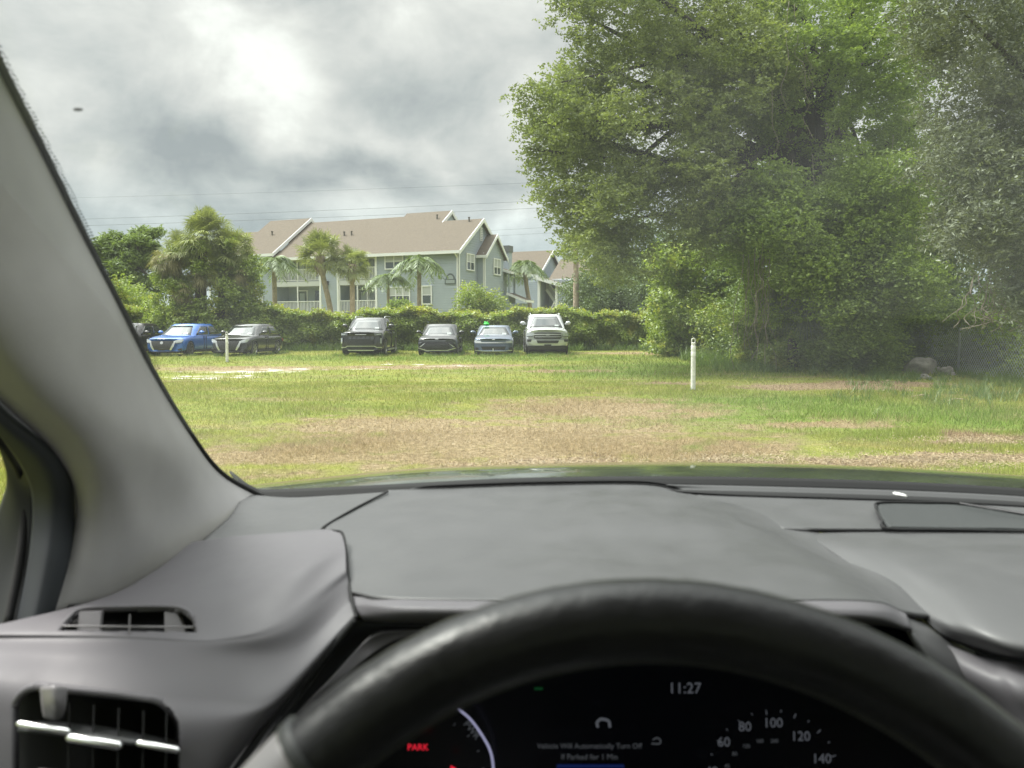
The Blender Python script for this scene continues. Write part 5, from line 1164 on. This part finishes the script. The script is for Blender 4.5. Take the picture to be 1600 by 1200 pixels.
# ---- windscreen: one curved sheet from the cowl to the roof header
YB, ZB, YT, ZT = 1.065, 1.172, .30, 1.668
bm = bmesh.new(); N = 24; rw_ = []
Rp = [W(a[0]-12, a[1]+10, (a[2]+.012)*KS) for a in Redge]
zz = [p.z for p in Rp]
for j in range(N+1):
    t_ = j/N; row = []
    for i in range(N+1):
        s = i/N; x = -.43+1.55*s; bowy = .10*(1-((x-.36)/.80)**2); y = YB+(YT-YB)*t_+bowy*(1-t_*.35)*.62-.045; z = ZB+(ZT-ZB)*t_+.02*math.sin(PI*t_)
        row.append(bm.verts.new((x, y, z)))
    rw_.append(row)
for a, b in zip(rw_, rw_[1:]):
    for k in range(N): bm.faces.new((a[k], a[k+1], b[k+1], b[k]))
wsn = here(car, obj('windscreen', bm, GLW, None, True))
# ---- roof lining, far pillar, rear of the cabin (they shade the cabin as in the real car)
LIN = mat('roof_lining', (.34, .33, .32), .9)
bm = bmesh.new(); box(bm, -.50, 1.16, -2.2, .285, 1.672, 1.70); box(bm, -.50, 1.16, .27, .31, 1.655, 1.70); here(car, obj('roof_lining', bm, LIN, None))
bm = bmesh.new(); box(bm, -.55, 1.21, -2.3, .32, 1.703, 1.74); here(car, obj('roof', bm, CARB, None))
bm = bmesh.new(); bar(bm, (1.12, .30, 1.66), (1.20, 1.02, 1.08), .07, .09); bar(bm, (1.15, -.55, 1.66), (1.18, -.55, .9), .10, .05); here(car, obj('far_pillar', bm, TRIMG, None))
bm = bmesh.new(); bar(bm, (XD-.02, -.62, 1.66), (XD-.06, -.62, .9), .10, .04); here(car, obj('middle_pillar', bm, TRIMG, None))
bm = bmesh.new(); box(bm, 1.15, 1.25, -1.2, 1.0, .30, 1.02); d2 = here(car, obj('door', bm, PLD, None))
bm = bmesh.new(); bm.faces.new([bm.verts.new(p) for p in ((1.20, -1.1, 1.02), (1.20, .95, 1.02), (1.15, .32, 1.64), (1.15, -1.1, 1.64))]); here(d2, obj('window_pane', bm, GLS, None))
bm = bmesh.new(); box(bm, -.5, 1.2, -2.3, -2.2, .3, 1.15); box(bm, -.5, 1.2, -2.2, 1.0, .26, .30); box(bm, -.5, 1.2, .96, 1.0, .3, .95); here(car, obj('floor_pan', bm, PLD, None))
def seat(x, nm):
    bm = bmesh.new(); box(bm, x-.26, x+.26, -.60, -.08, .50, .66); box(bm, x-.24, x+.24, -.78, -.62, .66, 1.28); box(bm, x-.14, x+.14, -.80, -.70, 1.31, 1.48)
    bmesh.ops.bevel(bm, geom=bm.edges[:], offset=.035, segments=3, affect='EDGES'); s = here(car, obj(nm, bm, PLS, None, True))
seat(.02, 'seat'); seat(.70, 'seat')
# ---- dashboard
def ext(rows):
    return [r+[(r[-1][0]+230, r[-1][1]+(r[-1][1]-r[-2][1])*.8, r[-1][2]*.995), (r[-1][0]+460, r[-1][1]+(r[-1][1]-r[-2][1])*1.4, r[-1][2]*.985)] for r in rows]
dash = obj('dashboard', bmesh.new(), PLD, None); here(car, dash)
bm = bmesh.new(); box(bm, -.40, 1.15, .62, .94, .62, .98); box(bm, -.36, 1.15, .80, .95, .98, 1.10)
bm.to_mesh(dash.data); bm.free()
# black band at the foot of the glass, seen between dash and hood
blk = [[(360,735,1.165),(395,760,1.165),(430,764,1.165),(600,757,1.165),(800,747,1.165),(1000,744,1.165),(1200,746,1.165),(1400,752,1.165),(1600,763,1.165),(1800,780,1.165)],
       [(372,752,1.15),(405,781,1.15),(440,781,1.15),(600,774,1.15),(800,764,1.15),(1000,759,1.15),(1200,763,1.15),(1400,768,1.15),(1600,778,1.15),(1800,794,1.15)]]
patch('glass_foot_band', ext(blk), GAP, dash, 90, 4, .003)
# far left corner panel
patch('defroster_panel', [[(380,772,1.12),(450,777,1.12),(520,774,1.12),(615,768,1.12)],[(360,805,1.01),(430,800,1.03),(490,797,1.03),(575,786,1.05)],[(318,843,.90),(390,838,.91),(450,834,.92),(520,826,.93)],[(305,862,.91),(380,854,.915),(450,848,.92),(520,840,.92)]], PLA, dash, 40, 30)
# left pod, top
r0 = [(296,850,.885),(360,841,.885),(430,835,.885),(500,829,.885),(531,829,.88)]
r1 = [(240,893,.81),(330,880,.81),(420,868,.815),(490,854,.835),(537,845,.85)]
r2 = [(150,938,.75),(285,930,.735),(400,918,.735),(478,888,.765),(540,862,.815)]
r3 = [(-40,985,.69),(180,985,.685),(330,990,.672),(430,962,.69),(541,888,.775)]
f0 = [(-60,999,.683),(180,1001,.675),(338,1003,.661),(445,982,.679),(544,905,.765)]
f1 = [(-60,1020,.66),(180,1030,.652),(340,1030,.65),(450,1018,.668),(547,938,.74)]
f2 = [(-60,1062,.628),(180,1080,.62),(330,1090,.622),(430,1085,.63),(553,966,.712)]
f3 = [(-60,1130,.61),(180,1135,.60),(300,1140,.60),(400,1130,.615),(480,1060,.68)]
f4 = [(-60,1230,.59),(180,1235,.585),(280,1240,.585),(330,1235,.60),(370,1180,.66)]
f5 = [(-60,1330,.57),(180,1335,.57),(240,1330,.57),(280,1320,.59),(310,1290,.64)]
def rrect(x0, y0, x1, y1, r, n=6, skew=0.0):
    out = []
    for cx, cy, a0 in ((x1-r, y0+r, -90), (x1-r, y1-r, 0), (x0+r, y1-r, 90), (x0+r, y0+r, 180)):
        for k in range(n+1): a = R(a0+90*k/n); x = cx+r*math.cos(a); out.append((x, cy+r*math.sin(a)+skew*(x-x0)))
    return out
VH = rrect(22, 1068, 280, 1300, 46, 8, .11)
DH = [(92,985),(104,970),(128,953),(150,949),(262,949),(288,954),(302,966),(306,988)]
patch('side_panel', [[(a[0]+3, a[1]+1, a[2]+.012) for a in r0], r0, r1, r2, r3, f0, f1, f2, f3, f4, f5], PLS, dash, 200, 260, .004, hole=[VH, DH])
# main air vent
vent = wtube('air_vent', [(x, y, .617 if y < 1150 else .598) for x, y in VH], .0032, PLS, dash, 8, KS, True, 120)
rowsb = []
for a, b in (((16,1062,.66),(290,1095,.66)), ((16,1320,.62),(290,1345,.62))): rowsb.append([a, ((a[0]+b[0])/2, (a[1]+b[1])/2, a[2]), b])
patch('vent_back', rowsb, GAP, vent, 10, 10, .003)
bm = bmesh.new()
for x in (110, 148, 187, 226, 262):
    a, b = W(x-3, 1088+.11*(x-22), .60*KS), W(x-6, 1260, .575*KS); c, d = W(x-3, 1088+.11*(x-22), .64*KS), W(x-6, 1260, .615*KS); n = [bm.verts.new(p) for q in (0, .0012) for p in (a+Vector((q, 0, 0)), b+Vector((q, 0, 0)), d+Vector((q, 0, 0)), c+Vector((q, 0, 0)))]
    for f in ((0,1,2,3),(7,6,5,4),(0,4,5,1),(1,5,6,2),(2,6,7,3),(3,7,4,0)): bm.faces.new([n[i] for i in f])
here(vent, obj('vertical_vanes', bm, GAP, None))
patch('vane_knob', [[(62,1074,.60),(85,1072,.592),(105,1075,.60)],[(64,1100,.598),(86,1100,.588),(104,1100,.598)],[(68,1122,.60),(86,1126,.594),(100,1122,.60)]], SATIN, vent, 10, 10, .003)
patch('vent_vane', [[(60,1126,.615),(160,1134,.615),(275,1156,.615)],[(28,1136,.585),(150,1150,.585),(280,1168,.585)]], PLD, vent, 12, 6, .003)
patch('vent_vane', [[(60,1200,.60),(160,1208,.60),(275,1222,.60)],[(60,1210,.575),(150,1218,.575),(280,1234,.575)]], SATIN, vent, 12, 6, .002)
for p, q in (((26,1130),(110,1144)), ((104,1151),(191,1166)), ((213,1160),(281,1173))):
    rr_ = .0022 if p[0] != 104 else .0030
    bm = bmesh.new(); tube(bm, [W(p[0]+(q[0]-p[0])*u_, p[1]+(q[1]-p[1])*u_, .582*KS) for u_ in (0, .06, .5, .94, 1)], [rr_*.5, rr_, rr_, rr_, rr_*.5], 12); here(vent, obj('chrome_tip', bm, SILV2, None, True))
# side window demister slot
dv = patch('demister_vent', [[(108,944,.765),(200,942,.765),(305,944,.76)],[(70,992,.71),(200,994,.71),(325,992,.70)]], GAP, dash, 20, 6, .003)
wtube('vent_rim', [(88,988,.690),(104,969,.703),(130,951,.717),(200,948,.717),(265,948,.713),(292,954,.706),(303,968,.696),(308,990,.680)], .0016, PLS, dv)
wtube('vent_slat', [(96,978,.690),(200,979,.688),(302,980,.682)], .0008, SATIN, dv)
for q in (((124,956),(158,956),(155,988),(120,988)), ((257,956),(276,958),(290,988),(257,988))):
    bm = bmesh.new(); f = [bm.verts.new(W(x, y, (.712-.0003*(y-960)*1.0)*KS)) for x, y in q]; g_ = [bm.verts.new(v.co+Vector((0, .004, 0))) for v in f]
    bm.faces.new(f); bm.faces.new(g_[::-1])
    for i in range(4): bm.faces.new((f[i], g_[i], g_[(i+1) % 4], f[(i+1) % 4]))
    here(dv, obj('slot_divider', bm, SATIN, None))
bm = bmesh.new(); bar(bm, W(203, 960, .689*KS), W(202, 990, .680*KS), .0009, .003); here(dv, obj('slot_divider', bm, SATIN, None))
# instrument hood and its slope down to the right
H = [[(606,766,1.115),(700,762,1.13),(850,757,1.135),(1000,756,1.14),(1060,764,1.14),(1100,768,1.14),(1150,772,1.135)],
     [(600,771,1.10),(700,766,1.12),(850,761,1.125),(1000,760,1.13),(1062,768,1.13),(1105,773,1.13),(1155,778,1.125)],
     [(548,797,1.01),(680,790,1.02),(850,785,1.02),(1030,785,1.02),(1110,790,1.025),(1175,800,1.04),(1225,808,1.045)],
     [(505,824,.935),(660,820,.93),(850,815,.925),(1060,815,.92),(1160,825,.925),(1232,838,.955),(1290,838,.965)],
     [(534,852,.872),(660,850,.855),(850,850,.85),(1080,850,.845),(1215,857,.845),(1295,872,.885),(1340,872,.89)],
     [(541,893,.795),(640,895,.765),(850,895,.745),(1100,895,.74),(1280,896,.745),(1362,912,.795),(1400,912,.81)],
     [(546,925,.745),(620,935,.695),(860,938,.675),(1120,938,.67),(1350,938,.68),(1412,955,.725),(1455,962,.745)]]
hd = patch('instrument_hood', H, PLA, dash, 110, 80)
patch('hood_lip', [[(552,932,.735),(640,937,.69),(860,940,.672),(1120,940,.667),(1350,940,.677),(1415,958,.722)],[(554,948,.716),(640,950,.668),(860,953,.655),(1120,953,.652),(1350,955,.66),(1420,968,.70)],[(566,967,.705),(645,968,.672),(860,969,.66),(1120,969,.655),(1350,970,.662),(1425,984,.69)],[(572,972,.74),(650,974,.72),(860,975,.71),(1120,975,.705),(1350,976,.71),(1425,988,.72)]], PLS, hd, 90, 30, .003)
# shaft wall of the instrument recess
patch('recess_wall', [[(560,972,.72),(640,976,.73),(760,976,.74)],[(520,1020,.715),(560,1012,.735),(640,1010,.75)],[(470,1090,.69),(500,1080,.715),(540,1080,.74)],[(395,1190,.66),(430,1190,.69),(470,1190,.72)],[(330,1290,.63),(370,1290,.66),(420,1290,.70)]], PLD, hd, 20, 30, .003)
patch('recess_trim', [[(596,988,.705),(640,985,.71),(700,985,.712)],[(560,1012,.70),(585,1006,.705),(610,1004,.707)],[(500,1080,.67),(512,1075,.675),(524,1070,.68)],[(455,1130,.655),(462,1126,.66),(470,1120,.665)]], PLS, hd, 12, 30, .003)
wtube('seam_gap', [(556,968,.702),(520,1010,.69),(470,1070,.665),(420,1130,.64),(350,1230,.60)], .0030, GAP, hd)
wtube('seam_gap', [(606,768,1.100),(548,798,1.000),(503,826,.925),(520,829,.885),(536,835,.868),(541,870,.822),(545,910,.765),(551,945,.715),(557,965,.698)], .0014, GAP, hd, 6, KS, False, 80)
# right shelf with the defroster slot and speaker grille
Q = [[(1040,757,1.142),(1150,759,1.14),(1300,763,1.14),(1450,768,1.14),(1600,776,1.14),(1800,792,1.14)],
     [(1075,768,1.13),(1160,774,1.12),(1300,778,1.12),(1450,783,1.12),(1600,791,1.12),(1800,805,1.12)],
     [(1150,796,1.055),(1220,800,1.05),(1340,802,1.05),(1470,804,1.05),(1600,807,1.05),(1800,812,1.05)],
     [(1225,826,.985),(1290,827,.98),(1400,827,.98),(1500,828,.98),(1600,829,.98),(1800,832,.98)]]
sh = patch('dash_shelf', ext(Q), PLA, dash, 70, 40)
patch('defroster_slot', [[(1040,764.5,1.128),(1150,767,1.127),(1300,771,1.126),(1450,776,1.126),(1600,784,1.126),(1800,798,1.126)],[(1062,768,1.118),(1160,774,1.115),(1300,778,1.114),(1450,783,1.114),(1600,791,1.114),(1800,805,1.114)]], GAP, sh, 60, 4, .002)
gm = mat('speaker_cloth', (.030, .033, .034), .7, noise=(900, .6, 2), bump=(900, .5, .001))
spk = patch('speaker_grille', [[(1370,786,1.075),(1430,786,1.075),(1500,787,1.075),(1600,803,1.05),(1800,830,.99)],[(1374,805,1.025),(1440,806,1.025),(1510,807,1.025),(1600,815,1.02),(1800,834,.985)],[(1388,823,.975),(1450,824,.975),(1520,825,.975),(1600,826,.975),(1800,838,.97)]], gm, sh, 40, 20, .003)
wtube('grille_edge', [(1600,803,1.045),(1505,787,1.07),(1440,785,1.073),(1376,785,1.073),(1368,792,1.05),(1378,812,1.0),(1388,826,.972),(1500,828,.972),(1800,834,.968)], .0014, GAP, spk, 6)
bm = bmesh.new(); tube(bm, [W(1500, 786, 1.06*KS), W(1600, 802.5, 1.03*KS), W(1700, 818, 1.0*KS)], .0007, 5); here(spk, obj('shiny_edge', bm, SATIN, None))
wtube('seam_gap', [(1255,828,.985),(1300,828.5,.979),(1400,829,.977),(1600,830.5,.977),(1800,834,.977)], .0022, GAP, sh)
# passenger side pad
P = [[(1262,834,.975),(1300,832,.975),(1400,831,.975),(1600,832,.975),(1800,835,.975)],
     [(1300,862,.91),(1345,860,.895),(1440,866,.865),(1610,868,.86),(1800,870,.86)],
     [(1375,912,.82),(1425,912,.80),(1500,922,.76),(1630,925,.75),(1800,925,.75)],
     [(1436,962,.755),(1484,974,.72),(1550,985,.685),(1650,985,.675),(1800,985,.675)],
     [(1466,988,.730),(1524,1008,.70),(1590,1023,.665),(1680,1024,.65),(1800,1024,.65)],
     [(1474,997,.735),(1532,1019,.715),(1596,1032,.69),(1680,1032,.69),(1800,1032,.69)]]
pad = patch('passenger_pad', ext(P), PLA, dash, 60, 60)
patch('passenger_fascia', [[(1475,1006,.72),(1540,1028,.70),(1600,1035,.68),(1800,1036,.68)],[(1500,1055,.70),(1560,1070,.67),(1620,1080,.65),(1800,1080,.65)],[(1530,1130,.70),(1590,1150,.66),(1650,1150,.64),(1820,1150,.64)],[(1530,1260,.68),(1590,1260,.65),(1650,1260,.62),(1800,1260,.62)]], PLS, pad, 30, 30)
patch('hood_flank', [[(1390,930,.80),(1420,950,.79),(1470,970,.78)],[(1414,966,.722),(1442,976,.735),(1478,990,.745)],[(1426,990,.695),(1470,1010,.71),(1532,1030,.725)],[(1450,1030,.685),(1520,1060,.70),(1600,1086,.71)],[(1500,1100,.685),(1580,1130,.70),(1660,1150,.70)],[(1560,1210,.68),(1640,1230,.69),(1720,1250,.69)]], PLA, dash, 24, 50)
# instrument screen
clu = patch('instrument_screen', [[(560,965,.78),(1000,965,.78),(1500,975,.78)],[(520,1100,.77),(1000,1100,.77),(1560,1100,.77)],[(440,1320,.755),(1000,1320,.755),(1620,1320,.755)]], SCR, dash, 20, 12, .004)
def em(name, c, s): return mat(name, (0, 0, 0), .6, emit=(c, s))
EG, ER, EW, ET, EB, EGR = em('lit_grey', (.42, .45, .52), .12), em('lit_red', (1, .02, .05), .6), em('lit_violet', (.50, .50, .75), .42), em('lit_dim', (.35, .38, .42), .10), em('lit_blue', (.03, .08, .45), .10), em('lit_green', (.02, .4, .10), .05)
TS = .745*KS
def lab(s, px, py, hpx, m, rot=0, al='CENTER'):
    p = W(px, py, TS); sz = hpx/FPX*TS*1.42; text('display_text', s, sz, p, (R(82), rot, 0), m, clu, .0001, al)
lab('11:27', 1070, 1076, 17, EG); lab('PARK', 653, 1168, 10, ER); lab('PWR', 737, 1141, 11, ET, R(52))
lab('Vehicle Will Automatically Turn Off', 921, 1166, 8.2, ET); lab('If Parked for 1 Min', 921, 1183, 8.6, ET)
for s, x, y in (('60', 1131, 1160), ('80', 1164, 1136), ('100', 1208, 1130), ('120', 1251, 1151), ('140', 1284, 1186), ('40', 1112, 1206)): lab(s, x, y, 15, EG)
for s, x, y in (('80', 1148, 1178), ('120', 1166, 1166), ('160', 1187, 1158), ('200', 1210, 1158), ('40', 1136, 1197)): lab(s, x, y, 6, ET)
bm = bmesh.new()
for k in range(17):
    a = R(200-k*13); cx, cy, r = 1208, 1212, 103; x, y = cx+r*math.cos(a), cy-r*math.sin(a)
    if y > 1215: continue
    L = 7 if k % 2 == 0 else 3; bar(bm, W(x, y, TS), W(x-L*math.cos(a), y+L*math.sin(a), TS), .0007, .0005)
here(clu, obj('speed_ticks', bm, EG, None))
bm = bmesh.new()
for k in range(6):
    a = R(60-k*18); x, y = 665+92*math.cos(a), 1210-92*math.sin(a); bar(bm, W(x, y, TS), W(x-4*math.cos(a), y+4*math.sin(a), TS), .0006, .0005)
here(clu, obj('power_ticks', bm, ET, None))
wtube('power_arc', [(711,1104,.745),(735,1124,.745),(757,1155,.745),(768,1180,.745),(772,1215,.745)], .0011, EW, clu)
wtube('status_ring', [(934,1136,.745),(933,1129,.745),(938,1124,.745),(944,1124,.745),(951,1127,.745),(953,1136,.745)], .0012, EG, clu)
wtube('return_arrow', [(1020,1156,.745),(1027,1153,.745),(1032,1157,.745),(1030,1162,.745),(1018,1162,.745)], .0006, ET, clu)
bm = bmesh.new(); bar(bm, W(870, 1197, TS), W(975, 1197, TS), .004, .0005); here(clu, obj('menu_bar', bm, EB, None))
bm = bmesh.new(); bar(bm, W(835, 1076, TS), W(848, 1076, TS), .004, .0005); here(clu, obj('ready_lamp', bm, EGR, None))
bm = bmesh.new(); bar(bm, W(704, 1198, TS), W(712, 1202, TS), .003, .0005); here(clu, obj('needle', bm, ER, None))
# ---- steering wheel
YTOP = .275; WX = W(1012, 500, YTOP).x; TILT = R(22); RW = .190
ctop = W(1012, 968, YTOP)       # centre line of the rim at its top
ax_d = Vector((0, -math.sin(TILT), -math.cos(TILT)))      # down the wheel's face
nrm = Vector((0, -math.cos(TILT), math.sin(TILT)))        # towards the driver
wc = ctop+ax_d*(RW-.015)
sw = obj('steering_wheel', bmesh.new(), LEA, None); here(car, sw)
def ring_pt(a, r=RW-.015): return wc-ax_d*r*math.cos(a)+Vector((1, 0, 0))*r*math.sin(a)
def rim(bm, a0, a1, n, ra, rb, k=22, closed=False, wr=0):
    rings = []
    for i in range(n if closed else n+1):
        a = a0+(a1-a0)*i/n; c = ring_pt(a); rad = (c-wc).normalized(); q = 1+wr*(math.sin(a*95)*.5+math.sin(a*61+1)*.5)
        rings.append([bm.verts.new(c+rad*math.cos(2*PI*j/k)*ra*q+nrm*math.sin(2*PI*j/k)*rb*q) for j in range(k)])
    m_ = len(rings)
    for i in range(m_ if closed else m_-1):
        A, B = rings[i], rings[(i+1) % m_]
        for j in range(k): bm.faces.new((A[j], A[(j+1) % k], B[(j+1) % k], B[j]))
    if not closed: bm.faces.new(rings[0][::-1]); bm.faces.new(rings[-1])
bm = bmesh.new(); rim(bm, 0, 2*PI, 240, .0148, .0165, 24, True, .012); bmesh.ops.recalc_face_normals(bm, faces=bm.faces); bm.to_mesh(sw.data); bm.free(); sw.data.shade_smooth()
for a0, a1 in ((-1.95, -.745), (.78, 1.95)):
    bm = bmesh.new(); rim(bm, a0, a1, 60, .0158, .0175, 24); here(sw, obj('grip_trim', bm, SATIN, None, True))
    for a in (a0, a1):
        bm = bmesh.new(); rim(bm, a-.012, a+.012, 4, .0165, .0182, 24); here(sw, obj('grip_ring', bm, PLD, None, True))
bm = bmesh.new()
for i in range(150):
    a = -.73+1.49*i/149; c = ring_pt(a, RW-.015-.0146); tg = (ring_pt(a+.01)-ring_pt(a)).normalized(); bar(bm, c-tg*.0009+nrm*.0035, c+tg*.0009+nrm*-.0035, .0011)
here(sw, obj('stitching', bm, mat('thread', (.035, .035, .04), .7), None))
bm = bmesh.new(); bmesh.ops.create_uvsphere(bm, u_segments=28, v_segments=14, radius=1); Mh = Matrix(((1, 0, 0), (0, -ax_d.y, nrm.y), (0, -ax_d.z, nrm.z)))
for v in bm.verts: v.co = wc-nrm*.03+Mh @ Vector((v.co.x*.085, v.co.y*.07, v.co.z*.035))
here(sw, obj('hub', bm, PLD, None, True))
for a in (-1.62, 1.62, PI):
    bm = bmesh.new(); tube(bm, [wc-nrm*.03, wc.lerp(ring_pt(a), .5)-nrm*.022, ring_pt(a)], [.03, .018, .012], 12); here(sw, obj('spoke', bm, PLD, None, True))
bm = bmesh.new(); tube(bm, [wc-nrm*.05, wc-nrm*.28], .035, 16); here(sw, obj('steering_column', bm, PLD, None, True))
# ---- hood outside, with its glossy far edge
hoodr = [[(330,800,1.36),(600,790,1.36),(800,780,1.38),(1000,775,1.38),(1300,778,1.38),(1600,790,1.38),(1900,810,1.38)],
         [(330,775,1.65),(600,751,1.65),(760,742,1.68),(1000,737,1.70),(1300,741,1.72),(1600,757,1.72),(1900,780,1.7)],
         [(360,772,2.05),(600,745,2.1),(750,736,2.12),(1000,729,2.2),(1300,734,2.2),(1600,751,2.15),(1900,776,2.1)],
         [(400,800,2.25),(600,775,2.32),(760,758,2.36),(1000,748,2.4),(1300,752,2.4),(1600,775,2.36),(1900,800,2.3)]]
patch('bonnet', ext(hoodr), CARB, car, 90, 40, .01, None, .87)
# ---- white scrap on the dash shelf and a speck on the glass
bm = bmesh.new(); a = W(1398, 774, 1.10*KS); b = W(1418, 779, 1.09*KS); d = (b-a); up = Vector((0, 0, .004)); bk = Vector((0, .006, 0))
n = [bm.verts.new(p) for p in (a, b, b+bk, a+bk, a+up*.7, b+up, b+bk+up*1.2, a+bk+up)]
for f in ((0,3,2,1),(4,5,6,7),(0,1,5,4),(1,2,6,5),(2,3,7,6),(3,0,4,7)): bm.faces.new([n[i] for i in f])
bmesh.ops.bevel(bm, geom=bm.edges[:], offset=.001, segments=2, affect='EDGES')
tag(obj('paper_scrap', bm, mat('white_paper', (.78, .78, .76), .7), None, True), 'tiny folded white scrap lying on the dashboard shelf at the foot of the windscreen', 'paper scrap')
bm = bmesh.new(); p = W(122, 171, .53); bmesh.ops.create_uvsphere(bm, u_segments=12, v_segments=8, radius=1)
for v in bm.verts: v.co = p+Vector((v.co.x*.0035, v.co.y*.0008, v.co.z*.0012))
tag(obj('glass_speck', bm, mat('speck', (.10, .10, .10), .8), None, True), 'small blurred dark speck stuck high on the windscreen near the pillar', 'speck')
